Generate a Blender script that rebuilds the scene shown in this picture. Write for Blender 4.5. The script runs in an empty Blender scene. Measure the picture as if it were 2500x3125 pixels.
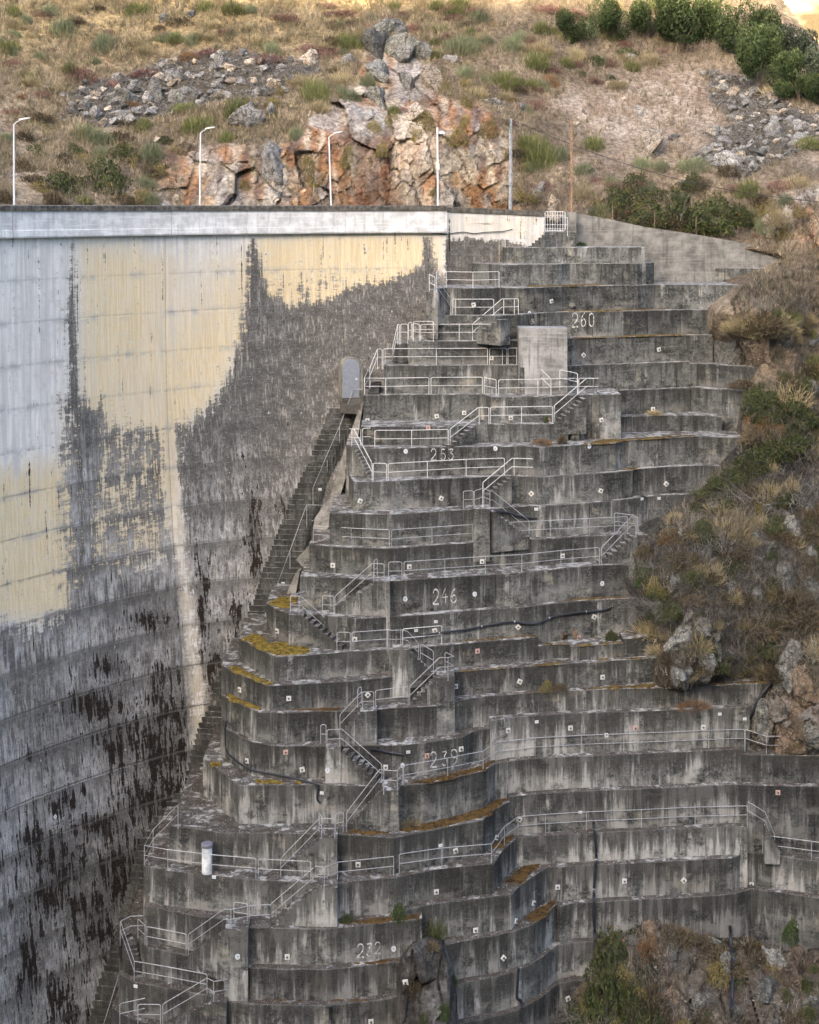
import bpy, bmesh, math, random
import numpy as np
from mathutils import Vector, Matrix, noise as mnoise
random.seed(7); RNG = np.random.RandomState(11)
scene = bpy.context.scene
COL = scene.collection
# ------------------------------------------------------------------ camera, sky, sun, exposure
F = 4350.0; VH = 635.0; ZC = 45.0          # focal length and eye line in photo pixels (photo 2500 wide), eye height
cam_d = bpy.data.cameras.new('camera'); cam = bpy.data.objects.new('camera', cam_d); COL.objects.link(cam)
cam_d.sensor_fit = 'HORIZONTAL'; cam_d.sensor_width = 36.0; cam_d.lens = 36.0*F/2500.0
cam_d.shift_y = -(1562.5-VH)/2500.0; cam_d.clip_start = 1.0; cam_d.clip_end = 5000.0
cam.location = (0, 0, ZC); cam.rotation_euler = (math.radians(90), 0, 0); scene.camera = cam
SUN_EL = math.radians(23.0); SUN_AZ = math.radians(180+22)      # azimuth clockwise from +Y: low, behind the camera
world = bpy.data.worlds.new('World'); scene.world = world; world.use_nodes = True
wn = world.node_tree.nodes; wl = world.node_tree.links
bg = wn.get('Background') or wn.new('ShaderNodeBackground')
sky = wn.new('ShaderNodeTexSky'); sky.sky_type = 'NISHITA'; sky.sun_disc = False
sky.sun_elevation = SUN_EL; sky.sun_rotation = SUN_AZ; sky.air_density = 0.75; sky.dust_density = 4.0; sky.ozone_density = 0.4
wl.new(sky.outputs[0], bg.inputs['Color']); bg.inputs['Strength'].default_value = 0.15
sun_d = bpy.data.lights.new('sun', 'SUN'); sun = bpy.data.objects.new('sun', sun_d); COL.objects.link(sun)
sun_d.energy = 3.0; sun_d.angle = math.radians(0.5); sun_d.color = (1.0, 0.80, 0.52)
sd = Vector((math.sin(SUN_AZ)*math.cos(SUN_EL), math.cos(SUN_AZ)*math.cos(SUN_EL), math.sin(SUN_EL)))
sun.rotation_euler = sd.to_track_quat('Z', 'Y').to_euler(); sun.location = (-60, -120, 150)
vs = scene.view_settings; scene.display_settings.display_device = 'sRGB'
vs.view_transform = 'Standard'; vs.look = 'None'; vs.gamma = 1.0; vs.use_curve_mapping = False
vs.exposure = 2.7
vs.use_white_balance = True; vs.white_balance_temperature = 6650; vs.white_balance_tint = 10   # the camera's balance for open shade
# ------------------------------------------------------------------ photogrammetry: photo pixel + depth or level -> point
ZOOM = {'A':(1000,600,.4058),'B':(1600,600,.4638),'C':(1000,1000,.4058),'D':(1600,1000,.4638),'E':(800,1400,.4058),
'F':(1400,1400,.4058),'G':(700,1800,.4058),'H':(1300,1800,.4058),'I':(500,2200,.4058),'J':(1100,2200,.4058),
'K':(300,2625,.4058),'L':(1000,2625,.4058),'M':(1700,1900,.8163),'N':(1600,2425,.9184),'O':(1950,950,.5612),
'P':(1950,1500,.5612),'Q':(0,2225,.7246),'S':(0,0,1.0),'T':(0,0,.7246),'R':(1250,0,.7246),'V':(0,0,1.449)}
def px(t):
    ox, oy, k = ZOOM[t[0]]; x, y = t[1:].split(',')
    return (ox+float(x)*k, oy+float(y)*k)
def pp(s): return [px(t) for t in s.split()]
def P(u, v, d): return Vector(((u-1250.0)*d/F, d, ZC-(v-VH)*d/F))
def Ph(u, v, h): return P(u, v, F*h/(v-VH))
def uv_of(x, y, z): return 1250.0+F*x/y, VH+(ZC-z)*F/y
def interp(L, u):
    for (a, b), (c, d) in zip(L, L[1:]):
        if a != c and min(a, c) <= u <= max(a, c): return b+(d-b)*(u-a)/(c-a)
    return L[0][1] if u < L[0][0] else L[-1][1]
# ------------------------------------------------------------------ helpers
def tag(o, label=None, cat=None, group=None, kind=None):
    if label: o['label'] = label
    if cat: o['category'] = cat
    if group: o['group'] = group
    if kind: o['kind'] = kind
    return o
def empty(name, loc=(0,0,0), rz=0):
    o = bpy.data.objects.new(name, None); COL.objects.link(o); o.location = loc; o.rotation_euler = (0,0,rz)
    o.empty_display_size = 0.2; return o
def mesh_data(name, verts, faces, mats, smooth=False, fmat=None):
    me = bpy.data.meshes.new(name)
    if isinstance(verts, np.ndarray): verts = verts.tolist()
    if isinstance(faces, np.ndarray): faces = faces.tolist()
    me.from_pydata(verts, [], faces); me.update()
    for m in (mats if isinstance(mats, (list, tuple)) else [mats]): me.materials.append(m)
    if fmat is not None: me.polygons.foreach_set('material_index', np.asarray(fmat, dtype=np.int32))
    if smooth: me.polygons.foreach_set('use_smooth', [True]*len(me.polygons))
    return me
def obj(name, me, parent=None, loc=None):
    o = bpy.data.objects.new(name, me); COL.objects.link(o)
    if parent is not None: o.parent = parent
    if loc is not None: o.location = loc
    return o
def add_attr(me, name, vals, domain='POINT'):
    a = me.attributes.new(name, 'FLOAT', domain); a.data.foreach_set('value', np.asarray(vals, dtype=np.float32))
def add_col(me, name, cols, domain='POINT'):
    a = me.attributes.new(name, 'FLOAT_COLOR', domain)
    c = np.ones((len(cols), 4), dtype=np.float32); c[:, :3] = cols; a.data.foreach_set('color', c.ravel())
class MB:
    def __init__(s): s.v = []; s.f = []
    def add(s, vs, fs):
        n = len(s.v); s.v += [tuple(x) for x in vs]; s.f += [tuple(i+n for i in f) for f in fs]; return s
    def box(s, lo, hi, m=None):
        x0,y0,z0 = lo; x1,y1,z1 = hi
        vs = [(x0,y0,z0),(x1,y0,z0),(x1,y1,z0),(x0,y1,z0),(x0,y0,z1),(x1,y0,z1),(x1,y1,z1),(x0,y1,z1)]
        if m is not None: vs = [m @ Vector(q) for q in vs]
        return s.add(vs, [(0,3,2,1),(4,5,6,7),(0,1,5,4),(1,2,6,5),(2,3,7,6),(3,0,4,7)])
    def tube(s, pts, r, n=6, closed=True):
        pts = [Vector(p) for p in pts]; vs = []; fs = []
        for i, p in enumerate(pts):
            a = pts[max(i-1,0)]; b = pts[min(i+1,len(pts)-1)]; t = (b-a).normalized()
            up = Vector((0,0,1)) if abs(t.z) < .9 else Vector((0,1,0))
            e1 = t.cross(up).normalized(); e2 = t.cross(e1)
            rr = r[i] if isinstance(r, (list,tuple)) else r
            vs += [p+(e1*math.cos(k*2*math.pi/n)+e2*math.sin(k*2*math.pi/n))*rr for k in range(n)]
        for i in range(len(pts)-1):
            for k in range(n):
                a = i*n+k; b = i*n+(k+1)%n; fs.append((a,b,b+n,a+n))
        fs.append(tuple(range(n))); fs.append(tuple(reversed(range((len(pts)-1)*n, len(pts)*n))))
        return s.add(vs, fs)
    def prism(s, poly, z0, z1):
        n = len(poly); vs = [(x,y,z0) for x,y in poly]+[(x,y,z1) for x,y in poly]
        return s.add(vs, [tuple(reversed(range(n))), tuple(range(n,2*n))]+[(i,(i+1)%n,(i+1)%n+n,i+n) for i in range(n)])
    def build(s, name, mat, parent=None, smooth=False, loc=None):
        return obj(name, mesh_data(name, s.v, s.f, mat, smooth), parent, loc)
def fbm(x, y, z, octv=4, seed=0.0):
    return mnoise.fractal(Vector((x+seed, y-seed, z+seed*.7)), 1.0, 2.0, octv, noise_basis='PERLIN_ORIGINAL')
# vectorised value noise for masks and relief
_perm = RNG.permutation(4096)
_val = RNG.rand(4096)
def vnoise(x, y, z=0.0):
    x = np.asarray(x, dtype=float); y = np.asarray(y, dtype=float); z = np.asarray(z, dtype=float)+0*x
    xi = np.floor(x).astype(int); yi = np.floor(y).astype(int); zi = np.floor(z).astype(int)
    xf = x-xi; yf = y-yi; zf = z-zi
    xf = xf*xf*(3-2*xf); yf = yf*yf*(3-2*yf); zf = zf*zf*(3-2*zf)
    def g(a, b, c): return _val[_perm[(_perm[(_perm[a & 4095]+b) & 4095]+c) & 4095]]
    r = 0
    for i in (0,1):
        for j in (0,1):
            for k in (0,1):
                r = r+g(xi+i, yi+j, zi+k)*(xf if i else 1-xf)*(yf if j else 1-yf)*(zf if k else 1-zf)
    return r
def vfbm(x, y, z=0.0, o=4):
    r = 0; a = .5; t = 0
    for i in range(o):
        r = r+a*vnoise(x*2**i+i*17.3, y*2**i+i*5.1, np.asarray(z)*2**i+i*3.3); t += a; a *= .5
    return r/t
def seg_dist(U, V, L, closed=False):
    best = np.full(U.shape, 1e9); n = len(L)
    for i in range(n if closed else n-1):
        ax, ay = L[i]; bx, by = L[(i+1) % n]; dx, dy = bx-ax, by-ay
        t = np.clip(((U-ax)*dx+(V-ay)*dy)/(dx*dx+dy*dy+1e-9), 0, 1)
        best = np.minimum(best, np.hypot(U-ax-t*dx, V-ay-t*dy))
    return best
def inside(U, V, L):
    r = np.zeros(U.shape, dtype=bool); n = len(L)
    for i in range(n):
        ax, ay = L[i]; bx, by = L[(i+1) % n]
        if ay == by: continue
        c = ((ay > V) != (by > V)) & (U < (bx-ax)*(V-ay)/(by-ay)+ax); r ^= c
    return r
def softpoly(U, V, L, w):
    d = seg_dist(U, V, L, True); s = np.where(inside(U, V, L), d, -d); return np.clip(.5+s/(2*w), 0, 1)
# ------------------------------------------------------------------ materials
class NT:
    def __init__(s, name, rough=.9, spec=.2):
        s.m = bpy.data.materials.new(name); s.m.use_nodes = True; s.t = s.m.node_tree; s.n = s.t.nodes; s.l = s.t.links
        s.b = s.n['Principled BSDF']; s.b.inputs['Roughness'].default_value = rough
        s.b.inputs['Specular IOR Level'].default_value = spec
    def new(s, typ, ins=None, **kw):
        nd = s.n.new(typ)
        for k, v in kw.items(): setattr(nd, k, v)
        for k, v in (ins or {}).items():
            i = nd.inputs[k]
            if isinstance(v, bpy.types.NodeSocket): s.l.new(v, i)
            else: i.default_value = v
        return nd
    def pos(s, sc=(1,1,1), obj=False):
        g = s.new('ShaderNodeTexCoord').outputs['Object'] if obj else s.new('ShaderNodeNewGeometry').outputs['Position']
        return s.new('ShaderNodeVectorMath', {0: g, 1: sc}, operation='MULTIPLY').outputs[0]
    def noise(s, vec, scale=1, detail=4, rough=.55, dist=0, out='Fac'):
        return s.new('ShaderNodeTexNoise', {'Vector': vec, 'Scale': scale, 'Detail': detail, 'Roughness': rough, 'Distortion': dist}).outputs[out]
    def vor(s, vec, scale=1, feature='F1', out='Distance', rnd=1.0):
        return s.new('ShaderNodeTexVoronoi', {'Vector': vec, 'Scale': scale, 'Randomness': rnd}, feature=feature).outputs[out]
    def math(s, op, a, b=0.0, c=None, clamp=False):
        ins = {0: a, 1: b}
        if c is not None: ins[2] = c
        return s.new('ShaderNodeMath', ins, operation=op, use_clamp=clamp).outputs[0]
    def step(s, x, lo, hi):
        return s.new('ShaderNodeMapRange', {'Value': x, 'From Min': lo, 'From Max': hi, 'To Min': 0.0, 'To Max': 1.0}, interpolation_type='SMOOTHSTEP').outputs[0]
    def mix(s, f, a, b, bt='MIX'):
        def c(x): return (x[0],x[1],x[2],1) if isinstance(x, tuple) else x
        nd = s.new('ShaderNodeMix', data_type='RGBA', blend_type=bt)
        for i, v in ((0, f), (6, c(a)), (7, c(b))):
            if isinstance(v, bpy.types.NodeSocket): s.l.new(v, nd.inputs[i])
            else: nd.inputs[i].default_value = v
        return nd.outputs[2]
    def attr(s, name, out='Fac', typ='GEOMETRY'): return s.new('ShaderNodeAttribute', attribute_name=name, attribute_type=typ).outputs[out]
    def bump(s, h, dist=.02, st=1.0, nrm=None):
        ins = {'Height': h, 'Distance': dist, 'Strength': st}
        if nrm is not None: ins['Normal'] = nrm
        return s.new('ShaderNodeBump', ins).outputs[0]
    def done(s, col, nrm=None):
        if isinstance(col, tuple): s.b.inputs['Base Color'].default_value = (*col, 1)
        else: s.l.new(col, s.b.inputs['Base Color'])
        if nrm is not None: s.l.new(nrm, s.b.inputs['Normal'])
        return s.m
def flat_mat(name, c, rough=.6, metal=0.0, var=.25, scale=6.0):
    t = NT(name, rough, .4); t.b.inputs['Metallic'].default_value = metal
    n = t.noise(t.pos(), scale, 5)
    k = t.mix(t.step(n, .3, .7), tuple(x*(1-var) for x in c), tuple(min(1, x*(1+var*.5)) for x in c))
    return t.done(k)
def terrace_mat():
    t = NT('weathered_terrace_concrete', .92, .15)
    p = t.pos(); geo = t.new('ShaderNodeNewGeometry')
    sep = t.new('ShaderNodeSeparateXYZ', {0: geo.outputs['True Normal']}); nz = sep.outputs['Z']
    tone = t.attr('tone')
    big = t.noise(p, .16, 4, .55); mid = t.noise(p, .85, 11, .72); fine = t.noise(p, 7.0, 7, .75)
    streak = t.noise(t.pos((1.5,1.5,.13)), 1.0, 9, .72, .5); streak2 = t.noise(t.pos((3.4,3.4,.22)), 1.0, 8, .7, .3)
    board = t.noise(t.pos((.5,.5,6.0)), 1.0, 7, .7, .2); speck = t.noise(p, 30.0, 3, .6)
    wall = t.mix(t.step(mid, .38, .62), (.030,.032,.031), (.138,.142,.136))
    wall = t.mix(t.math('MULTIPLY', t.step(fine, .46, .62), .40), wall, (.24,.245,.228))
    wall = t.mix(t.math('MULTIPLY', t.step(fine, .48, .34), .60), wall, (.036,.034,.031))
    wall = t.mix(t.math('MULTIPLY', t.step(board, .52, .66), .30), wall, (.225,.23,.21))
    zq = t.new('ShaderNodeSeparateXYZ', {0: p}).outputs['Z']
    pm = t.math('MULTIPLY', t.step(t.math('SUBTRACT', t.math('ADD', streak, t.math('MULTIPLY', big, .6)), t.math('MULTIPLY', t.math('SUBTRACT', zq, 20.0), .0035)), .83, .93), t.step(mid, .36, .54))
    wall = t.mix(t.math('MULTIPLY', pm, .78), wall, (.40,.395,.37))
    ph = t.math('MULTIPLY', t.step(t.noise(t.pos((.42,.42,.62)), 1.0, 10, .72, .4), .56, .66), .55)
    wall = t.mix(ph, wall, (.34,.315,.25))
    s3 = t.math('MULTIPLY', t.step(t.math('ADD', streak2, t.math('MULTIPLY', fine, .3)), .66, .80), t.step(big, .62, .38))
    wall = t.mix(t.math('MULTIPLY', s3, .9), wall, (.017,.017,.016))
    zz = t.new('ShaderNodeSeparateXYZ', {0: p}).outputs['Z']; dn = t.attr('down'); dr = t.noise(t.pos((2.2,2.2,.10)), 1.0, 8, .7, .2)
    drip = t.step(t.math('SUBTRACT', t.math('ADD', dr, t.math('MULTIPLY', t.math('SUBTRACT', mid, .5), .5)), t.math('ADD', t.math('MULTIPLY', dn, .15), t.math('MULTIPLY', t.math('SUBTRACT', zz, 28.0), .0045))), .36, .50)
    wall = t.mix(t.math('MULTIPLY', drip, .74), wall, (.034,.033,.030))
    foot = t.math('MULTIPLY', t.step(dn, .75, 1.5), t.step(t.noise(t.pos((.6,.6,1.0)), 1.0, 9, .7), .48, .60))
    wall = t.mix(t.math('MULTIPLY', foot, .5), wall, (.30,.29,.265))
    wall = t.mix(t.math('MULTIPLY', t.step(speck, .62, .7), .5), wall, (.38,.37,.34))
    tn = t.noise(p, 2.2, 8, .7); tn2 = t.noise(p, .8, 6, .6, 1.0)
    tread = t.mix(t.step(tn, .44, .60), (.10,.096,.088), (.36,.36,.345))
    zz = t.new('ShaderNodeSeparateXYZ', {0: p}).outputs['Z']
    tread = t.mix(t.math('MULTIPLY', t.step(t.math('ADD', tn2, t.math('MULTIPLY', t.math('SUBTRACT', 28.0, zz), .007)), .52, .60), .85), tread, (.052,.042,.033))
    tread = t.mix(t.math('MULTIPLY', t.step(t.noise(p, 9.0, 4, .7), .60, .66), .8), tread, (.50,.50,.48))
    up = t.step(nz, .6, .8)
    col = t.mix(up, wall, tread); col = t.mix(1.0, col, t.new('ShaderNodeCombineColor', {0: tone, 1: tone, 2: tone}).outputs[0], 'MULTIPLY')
    h = t.math('ADD', t.math('MULTIPLY', board, .7), t.math('ADD', t.math('MULTIPLY', speck, .35), mid))
    return t.done(col, t.bump(h, .06, .8))
def dam_mat():
    t = NT('stained_dam_concrete', .9, .15); p = t.pos()
    dark = t.attr('dark'); och = t.attr('ochre'); blk = t.attr('black'); pale = t.attr('pale'); lift = t.attr('lift')
    wash = t.attr('wash')
    st = t.noise(t.pos((3.6,3.6,.12)), 1.0, 9, .70, .25); st2 = t.noise(t.pos((9,9,.20)), 1.0, 7, .66)
    fine = t.noise(t.pos((1.6,1.6,6.5)), 1.0, 9, .74); iso = t.noise(p, 1.5, 11, .74); big = t.noise(p, .17, 4, .5)
    speck = t.noise(p, 20, 5, .75)
    base = t.mix(t.step(st, .35, .68), (.50,.49,.46), (.74,.725,.685))
    base = t.mix(t.math('MULTIPLY', t.step(iso, .5, .64), .4), base, (.42,.42,.40))
    oc = t.mix(t.step(st2, .3, .7), (.54,.43,.255), (.71,.61,.42))
    oc = t.mix(t.math('MULTIPLY', t.step(iso, .48, .62), .5), oc, (.60,.56,.46))
    om = t.step(t.math('ADD', och, t.math('ADD', t.math('MULTIPLY', t.math('SUBTRACT', st, .5), 1.3), t.math('MULTIPLY', t.math('SUBTRACT', iso, .5), .8))), .20, .95)
    base = t.mix(om, base, oc)
    base = t.mix(t.math('MULTIPLY', t.step(st2, .60, .72), .4), base, (.31,.305,.28))
    base = t.mix(t.math('MULTIPLY', t.step(st2, .40, .30), .4), base, (.66,.66,.62))
    lm = t.math('MULTIPLY', lift, t.step(t.noise(p, .9, 7, .66), .48, .60))
    base = t.mix(t.math('MULTIPLY', lm, .6), base, (.33,.34,.335))
    rag = t.math('ADD', t.math('MULTIPLY', t.math('SUBTRACT', st, .5), 1.6), t.math('MULTIPLY', t.math('SUBTRACT', fine, .5), 1.25))
    rag = t.math('ADD', rag, t.math('ADD', t.math('MULTIPLY', t.math('SUBTRACT', iso, .5), 1.4), t.math('MULTIPLY', t.math('SUBTRACT', st2, .5), 1.0)))
    dm = t.step(t.math('ADD', dark, rag), .38, .66)
    dcol = t.mix(t.step(t.math('ADD', iso, t.math('MULTIPLY', t.math('SUBTRACT', speck, .5), 1.3)), .30, .74), (.066,.063,.057), (.17,.165,.155))
    wst = t.math('ADD', st, t.math('MULTIPLY', big, .35))
    lo = t.math('SUBTRACT', .745, t.math('MULTIPLY', wash, .15))
    wm = t.math('MULTIPLY', t.math('SUBTRACT', wst, lo), 7.5, clamp=True)
    dcol = t.mix(t.math('MULTIPLY', wm, .80), dcol, t.mix(t.step(iso, .4, .6), (.30,.30,.295), (.56,.555,.54)))
    dcol = t.mix(t.math('MULTIPLY', t.step(t.math('ADD', st2, t.math('MULTIPLY', iso, .6)), .85, .97), .75), dcol, (.40,.37,.31))
    dcol = t.mix(t.math('MULTIPLY', t.step(fine, .53, .64), .55), dcol, (.25,.245,.23))
    dcol = t.mix(t.math('MULTIPLY', t.step(t.math('ADD', st2, t.math('MULTIPLY', fine, .5)), .68, .56), .7), dcol, (.040,.038,.034))
    lp_ = t.attr('lpos')
    dl = t.step(t.math('SUBTRACT', t.math('ADD', st, t.math('MULTIPLY', st2, .35)), t.math('MULTIPLY', lp_, .34)), .52, .68)
    dcol = t.mix(t.math('MULTIPLY', t.math('MULTIPLY', dl, .7), t.math('ADD', .25, t.math('MULTIPLY', wash, .75))), dcol, (.045,.043,.038))
    base = t.mix(dm, base, dcol)
    pl = t.math('MULTIPLY', pale, t.step(t.math('ADD', st2, iso), .86, 1.08))
    base = t.mix(t.math('MULTIPLY', pl, .85), base, (.45,.40,.31))
    rb = t.math('ADD', t.math('MULTIPLY', t.math('SUBTRACT', st, .5), 3.4), t.math('MULTIPLY', t.math('SUBTRACT', iso, .5), 1.6))
    rb = t.math('ADD', rb, t.math('ADD', t.math('MULTIPLY', t.math('SUBTRACT', st2, .5), 1.5), t.math('MULTIPLY', t.math('SUBTRACT', fine, .5), .8)))
    bm = t.step(t.math('ADD', blk, rb), .42, .74)
    base = t.mix(bm, base, (.018,.013,.010))
    ln = t.attr('line'); base = t.mix(t.math('MULTIPLY', ln, t.math('MULTIPLY', t.step(iso, .38, .55), .75)), base, (.10,.098,.09))
    base = t.mix(t.math('MULTIPLY', t.step(speck, .58, .66), t.math('MULTIPLY', dm, .45)), base, (.36,.355,.34))
    h = t.math('ADD', t.math('MULTIPLY', fine, .6), t.math('ADD', iso, t.math('MULTIPLY', speck, .3)))
    return t.done(base, t.bump(h, .04, .7))
def plain_conc(name, a, b, scale=1.5, board=True, dark=(.10,.10,.09), dk=.5):
    t = NT(name, .9, .15); p = t.pos()
    n = t.noise(p, scale, 8, .65); bd = t.noise(t.pos((.4,.4,8)), 1.0, 5, .6); st = t.noise(t.pos((4,4,.3)), 1.0, 5, .6)
    c = t.mix(t.step(n, .35, .68), a, b)
    if board: c = t.mix(t.math('MULTIPLY', t.step(bd, .5, .64), .26), c, tuple(min(1, x*1.25) for x in b))
    c = t.mix(t.math('MULTIPLY', t.step(st, .52, .68), dk), c, dark)
    c = t.mix(t.math('MULTIPLY', t.step(t.noise(p, 22, 3), .6, .68), .35), c, tuple(min(1, x*1.5) for x in b))
    return t.done(c, t.bump(t.math('ADD', n, bd), .03, .6))
M = {}
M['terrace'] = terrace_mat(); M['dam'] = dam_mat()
M['parapet'] = plain_conc('pale_parapet_concrete', (.46,.465,.455), (.70,.705,.69), 1.2, True, (.30,.31,.31), .4)
M['cap'] = plain_conc('mossy_kerb_concrete', (.045,.042,.036), (.17,.16,.135), 3.5, False, (.03,.03,.025), .6)
M['wing'] = plain_conc('board_marked_wing_concrete', (.30,.28,.23), (.50,.47,.40), 1.6, True, (.16,.15,.13), .5)
M['retain'] = plain_conc('grey_retaining_concrete', (.11,.108,.10), (.27,.265,.245), .9, True, (.07,.068,.062), .5)
M['buttress'] = plain_conc('pale_buttress_concrete', (.12,.12,.115), (.36,.36,.35), .55, True, (.06,.06,.056), .65)
M['steps'] = plain_conc('worn_step_concrete', (.055,.052,.047), (.125,.12,.11), 1.2, False, (.03,.028,.026), .4)
M['stripconc'] = plain_conc('pale_sloping_wall_concrete', (.15,.145,.13), (.29,.28,.255), 2.0, False, (.08,.077,.07), .6)
M['galv'] = flat_mat('galvanised_steel', (.36,.37,.38), .5, .2, .35, 9)
M['whiterail'] = flat_mat('white_painted_steel', (.60,.60,.585), .55, 0, .3, 9)
M['plate'] = flat_mat('white_painted_plate', (.60,.595,.56), .6, 0, .2, 12)
M['pink'] = flat_mat('pinkish_primer_plate', (.50,.33,.29), .7, 0, .3, 12)
M['bolt'] = flat_mat('dark_steel_bolt', (.10,.10,.10), .5, .6, .3, 20)
M['paint'] = None
def paint_mat():
    t = NT('worn_white_paint', .8, .2); p = t.pos()
    n = t.noise(p, 7, 6, .7); c = t.mix(t.step(n, .36, .52), (.22,.215,.20), (.80,.80,.78)); return t.done(c)
M['paint'] = paint_mat()
M['pipe'] = flat_mat('black_plastic_pipe', (.022,.025,.032), .45, 0, .3, 6)
M['door'] = flat_mat('grey_steel_door', (.30,.33,.38), .5, .3, .12, 5)
M['rust'] = flat_mat('rusty_iron', (.34,.21,.13), .85, .2, .45, 9)
M['post_grey'] = flat_mat('grey_concrete_post', (.30,.31,.32), .85, 0, .3, 5)
M['lamp_white'] = flat_mat('white_enamel', (.64,.645,.65), .4, 0, .08, 5)
M['stand'] = plain_conc('stained_white_pipe', (.42,.46,.47), (.72,.74,.74), 2.5, False, (.22,.24,.24), .5)
M['lid'] = flat_mat('grey_metal_lid', (.26,.25,.29), .5, .5, .15, 8)
M['wood'] = flat_mat('weathered_fence_wood', (.22,.16,.11), .9, 0, .4, 12)
# ------------------------------------------------------------------ tiers of the stepped abutment: name, metres below the eye, top front edge in the photo
TIERS = [
('1',2.56,'A1325,380 A1500,379 B0,335 B400,333 B800,333'),
('2',3.6,'A1085,499 A1290,511 A1725,507 B300,438 B855,434'),
('2b',4.05,'B862,466 B1200,468 B1740,474'),
('3',5.0,'A820,694 A893,684 A1100,690 A1290,684 B0,600 B300,588 B860,578 B1440,582'),
('4',6.65,'A745,893 A1000,893 A1290,895 A1440,887'),
('4b',6.60,'A1435,887 B180,756 B480,758 B1040,743 B1290,742'),
('5',8.17,'A605,1082 A700,1087 A1000,1084 A1280,1080 A1440,1076 B285,932 B1080,909 B1240,905'),
('6',9.62,'C420,284 C800,277 C1350,277 D290,246'),
('6b',9.85,'D285,246 D700,228 D1092,216'),
('6c',9.97,'D1090,222 D1098,226 D1345,250 D1600,262'),
('7',11.35,'C270,506 C700,502 C1168,500 C1240,522 C1725,514 D250,446 D500,441 D636,437'),
('7b',11.47,'D630,408 D918,403 D922,391 D1095,384'),
('7c',11.42,'D1093,386 D1100,391 D1440,415 D1500,420'),
('8',12.90,'C250,742 C600,743 C920,745 C1110,729 C1480,724 D290,627'),
('8b',13.00,'D600,590 D640,585 D880,577 D1195,574 D1300,590'),
('9',14.00,'C140,880 C190,895 C300,907 C630,903 C910,896 C1215,893 C1480,889 C1550,899 D70,787 D600,757 D640,742 D1150,712 D1270,720 D1450,724'),
('10',15.68,'E627,72 E690,176 E980,168 E1240,153 E1725,133 F420,127 F600,124 F1150,92 F1310,85 D720,927 D1000,912 D1320,900'),
('11',17.30,'E508,408 E660,414 E980,417 E1300,398 E1590,378 F240,378 F530,350 F780,328 F1170,303 F1430,278 F1725,265 F1850,262'),
('12',19.10,'E355,642 E500,658 E950,674 E1270,648 E1725,624 F105,630 F400,612 F690,597 F985,580 F1270,565 F1390,572 F1440,572'),
('13',20.60,'E287,884 E560,892 E840,910 E960,916 E1050,914 E1370,892 F0,885 F200,871 F475,856 F770,824 F1070,800 F1340,794'),
('14',22.45,'E35,1085 E100,1130 E200,1161 E440,1172 E700,1201 E1000,1187 E1400,1160 F0,1142 F350,1112 F790,1070 F1110,1047 F1340,1049'),
('15',24.10,'G75,362 G90,370 G340,506 G590,491 G910,462 G1190,442 G1350,440 G1600,407 H400,382 H845,350'),
('15b',24.60,'H800,411 H1075,406 H1090,426 H1490,400'),
('15c',24.35,'H1480,366 H1725,352 H1850,350'),
('16',25.41,'G-60,565 G0,602 G300,722 G600,705 G910,686 G1225,652 H0,640 H250,612 H1040,556 H1300,532 H1725,515 H1900,513'),
('17',26.75,'G-60,788 G0,822 G215,917 G400,912 G1000,912 G1200,890 G1560,873 H220,841 H450,792 H520,786 H710,776 H1130,756 H1725,737 M900,223'),
('18',28.35,'I425,0 I475,17 I660,132 I880,182 I1200,189 J0,186 J300,180 J500,162 J770,119 J850,78 J980,0'),
('18b',27.87,'J975,0 H640,950 H900,937 H1500,906 H1725,901 M720,306'),
('19',30.07,'I295,290 I325,298 I560,484 I900,482 I1150,478 I1650,492 J290,487 J500,472 J920,378 J1020,293 J1150,256 J1310,237 J1725,224 M200,478 M700,472'),
('19b',30.30,'M690,492 M800,495 M985,498 M1150,500'),
('20',32.09,'I40,790 I160,802 I450,842 I900,843 I1170,852 I1310,852 I1725,880 J530,822 J920,746 J1010,662 J1130,562'),
('20b',31.83,'J1120,562 J1250,516 J1520,491 M400,596 M710,591 M980,577 M1150,575'),
('21',33.95,'K340,38 K345,45 K520,78 K860,118 K1200,148 K1590,168 L80,172 L497,127 L515,92 L800,65 L1250,27 J1080,962 J1180,842 J1290,772 J1400,747 J1725,722 N220,90 N480,80 N742,80'),
('22',35.75,'K345,325 K430,357 K750,422 K940,442 K1120,506 K1400,512 L0,517 L350,480 L710,442'),
('22b',35.50,'L515,335 L590,328 L900,300 L1380,262 L1460,182 L1650,5 J1600,985 J1725,975 N210,196 N480,186 N742,190 N980,222 N1150,245'),
('23',37.55,'K155,600 K250,545 K360,652 K660,712 K970,777 K1050,798 K1290,800 L0,812 L300,787 L580,754'),
('23b',37.30,'L880,640 L1165,572 L1400,522 L1550,482 L1725,322 N120,372 N165,332 N210,322 N480,304 N700,306 N980,331 N1150,350'),
('24',39.10,'K160,850 K270,915 K550,967 K800,1012 K980,1065 K1230,1064 L0,1077 L300,1062 L580,1008'),
('24b',39.20,'L905,918 L1150,857 L1440,797 L1600,722 L1725,642 N165,442 N235,420 N320,410'),
('25',40.80,'K100,1110 K250,1180 K490,1260 K980,1330 K1700,1350 L580,1320'),
('25b',41.0,'L940,1172 L1220,1122 L1440,1062 L1600,985 N115,602 N235,535 N320,520'),
('26b',42.8,'L1300,1290 L1500,1235 N60,752 N170,700 N270,640'),
]
TH = {n: h for n, h, _ in TIERS}; TE = {n: pp(s) for n, _, s in TIERS}
def densify(L):
    out = []
    for (a, b), (c, d) in zip(L, L[1:]):
        k = max(1, int(abs(c-a)/45)); out += [(a+(c-a)*i/k, b+(d-b)*i/k) for i in range(k)]
    return out+[L[-1]]
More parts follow.
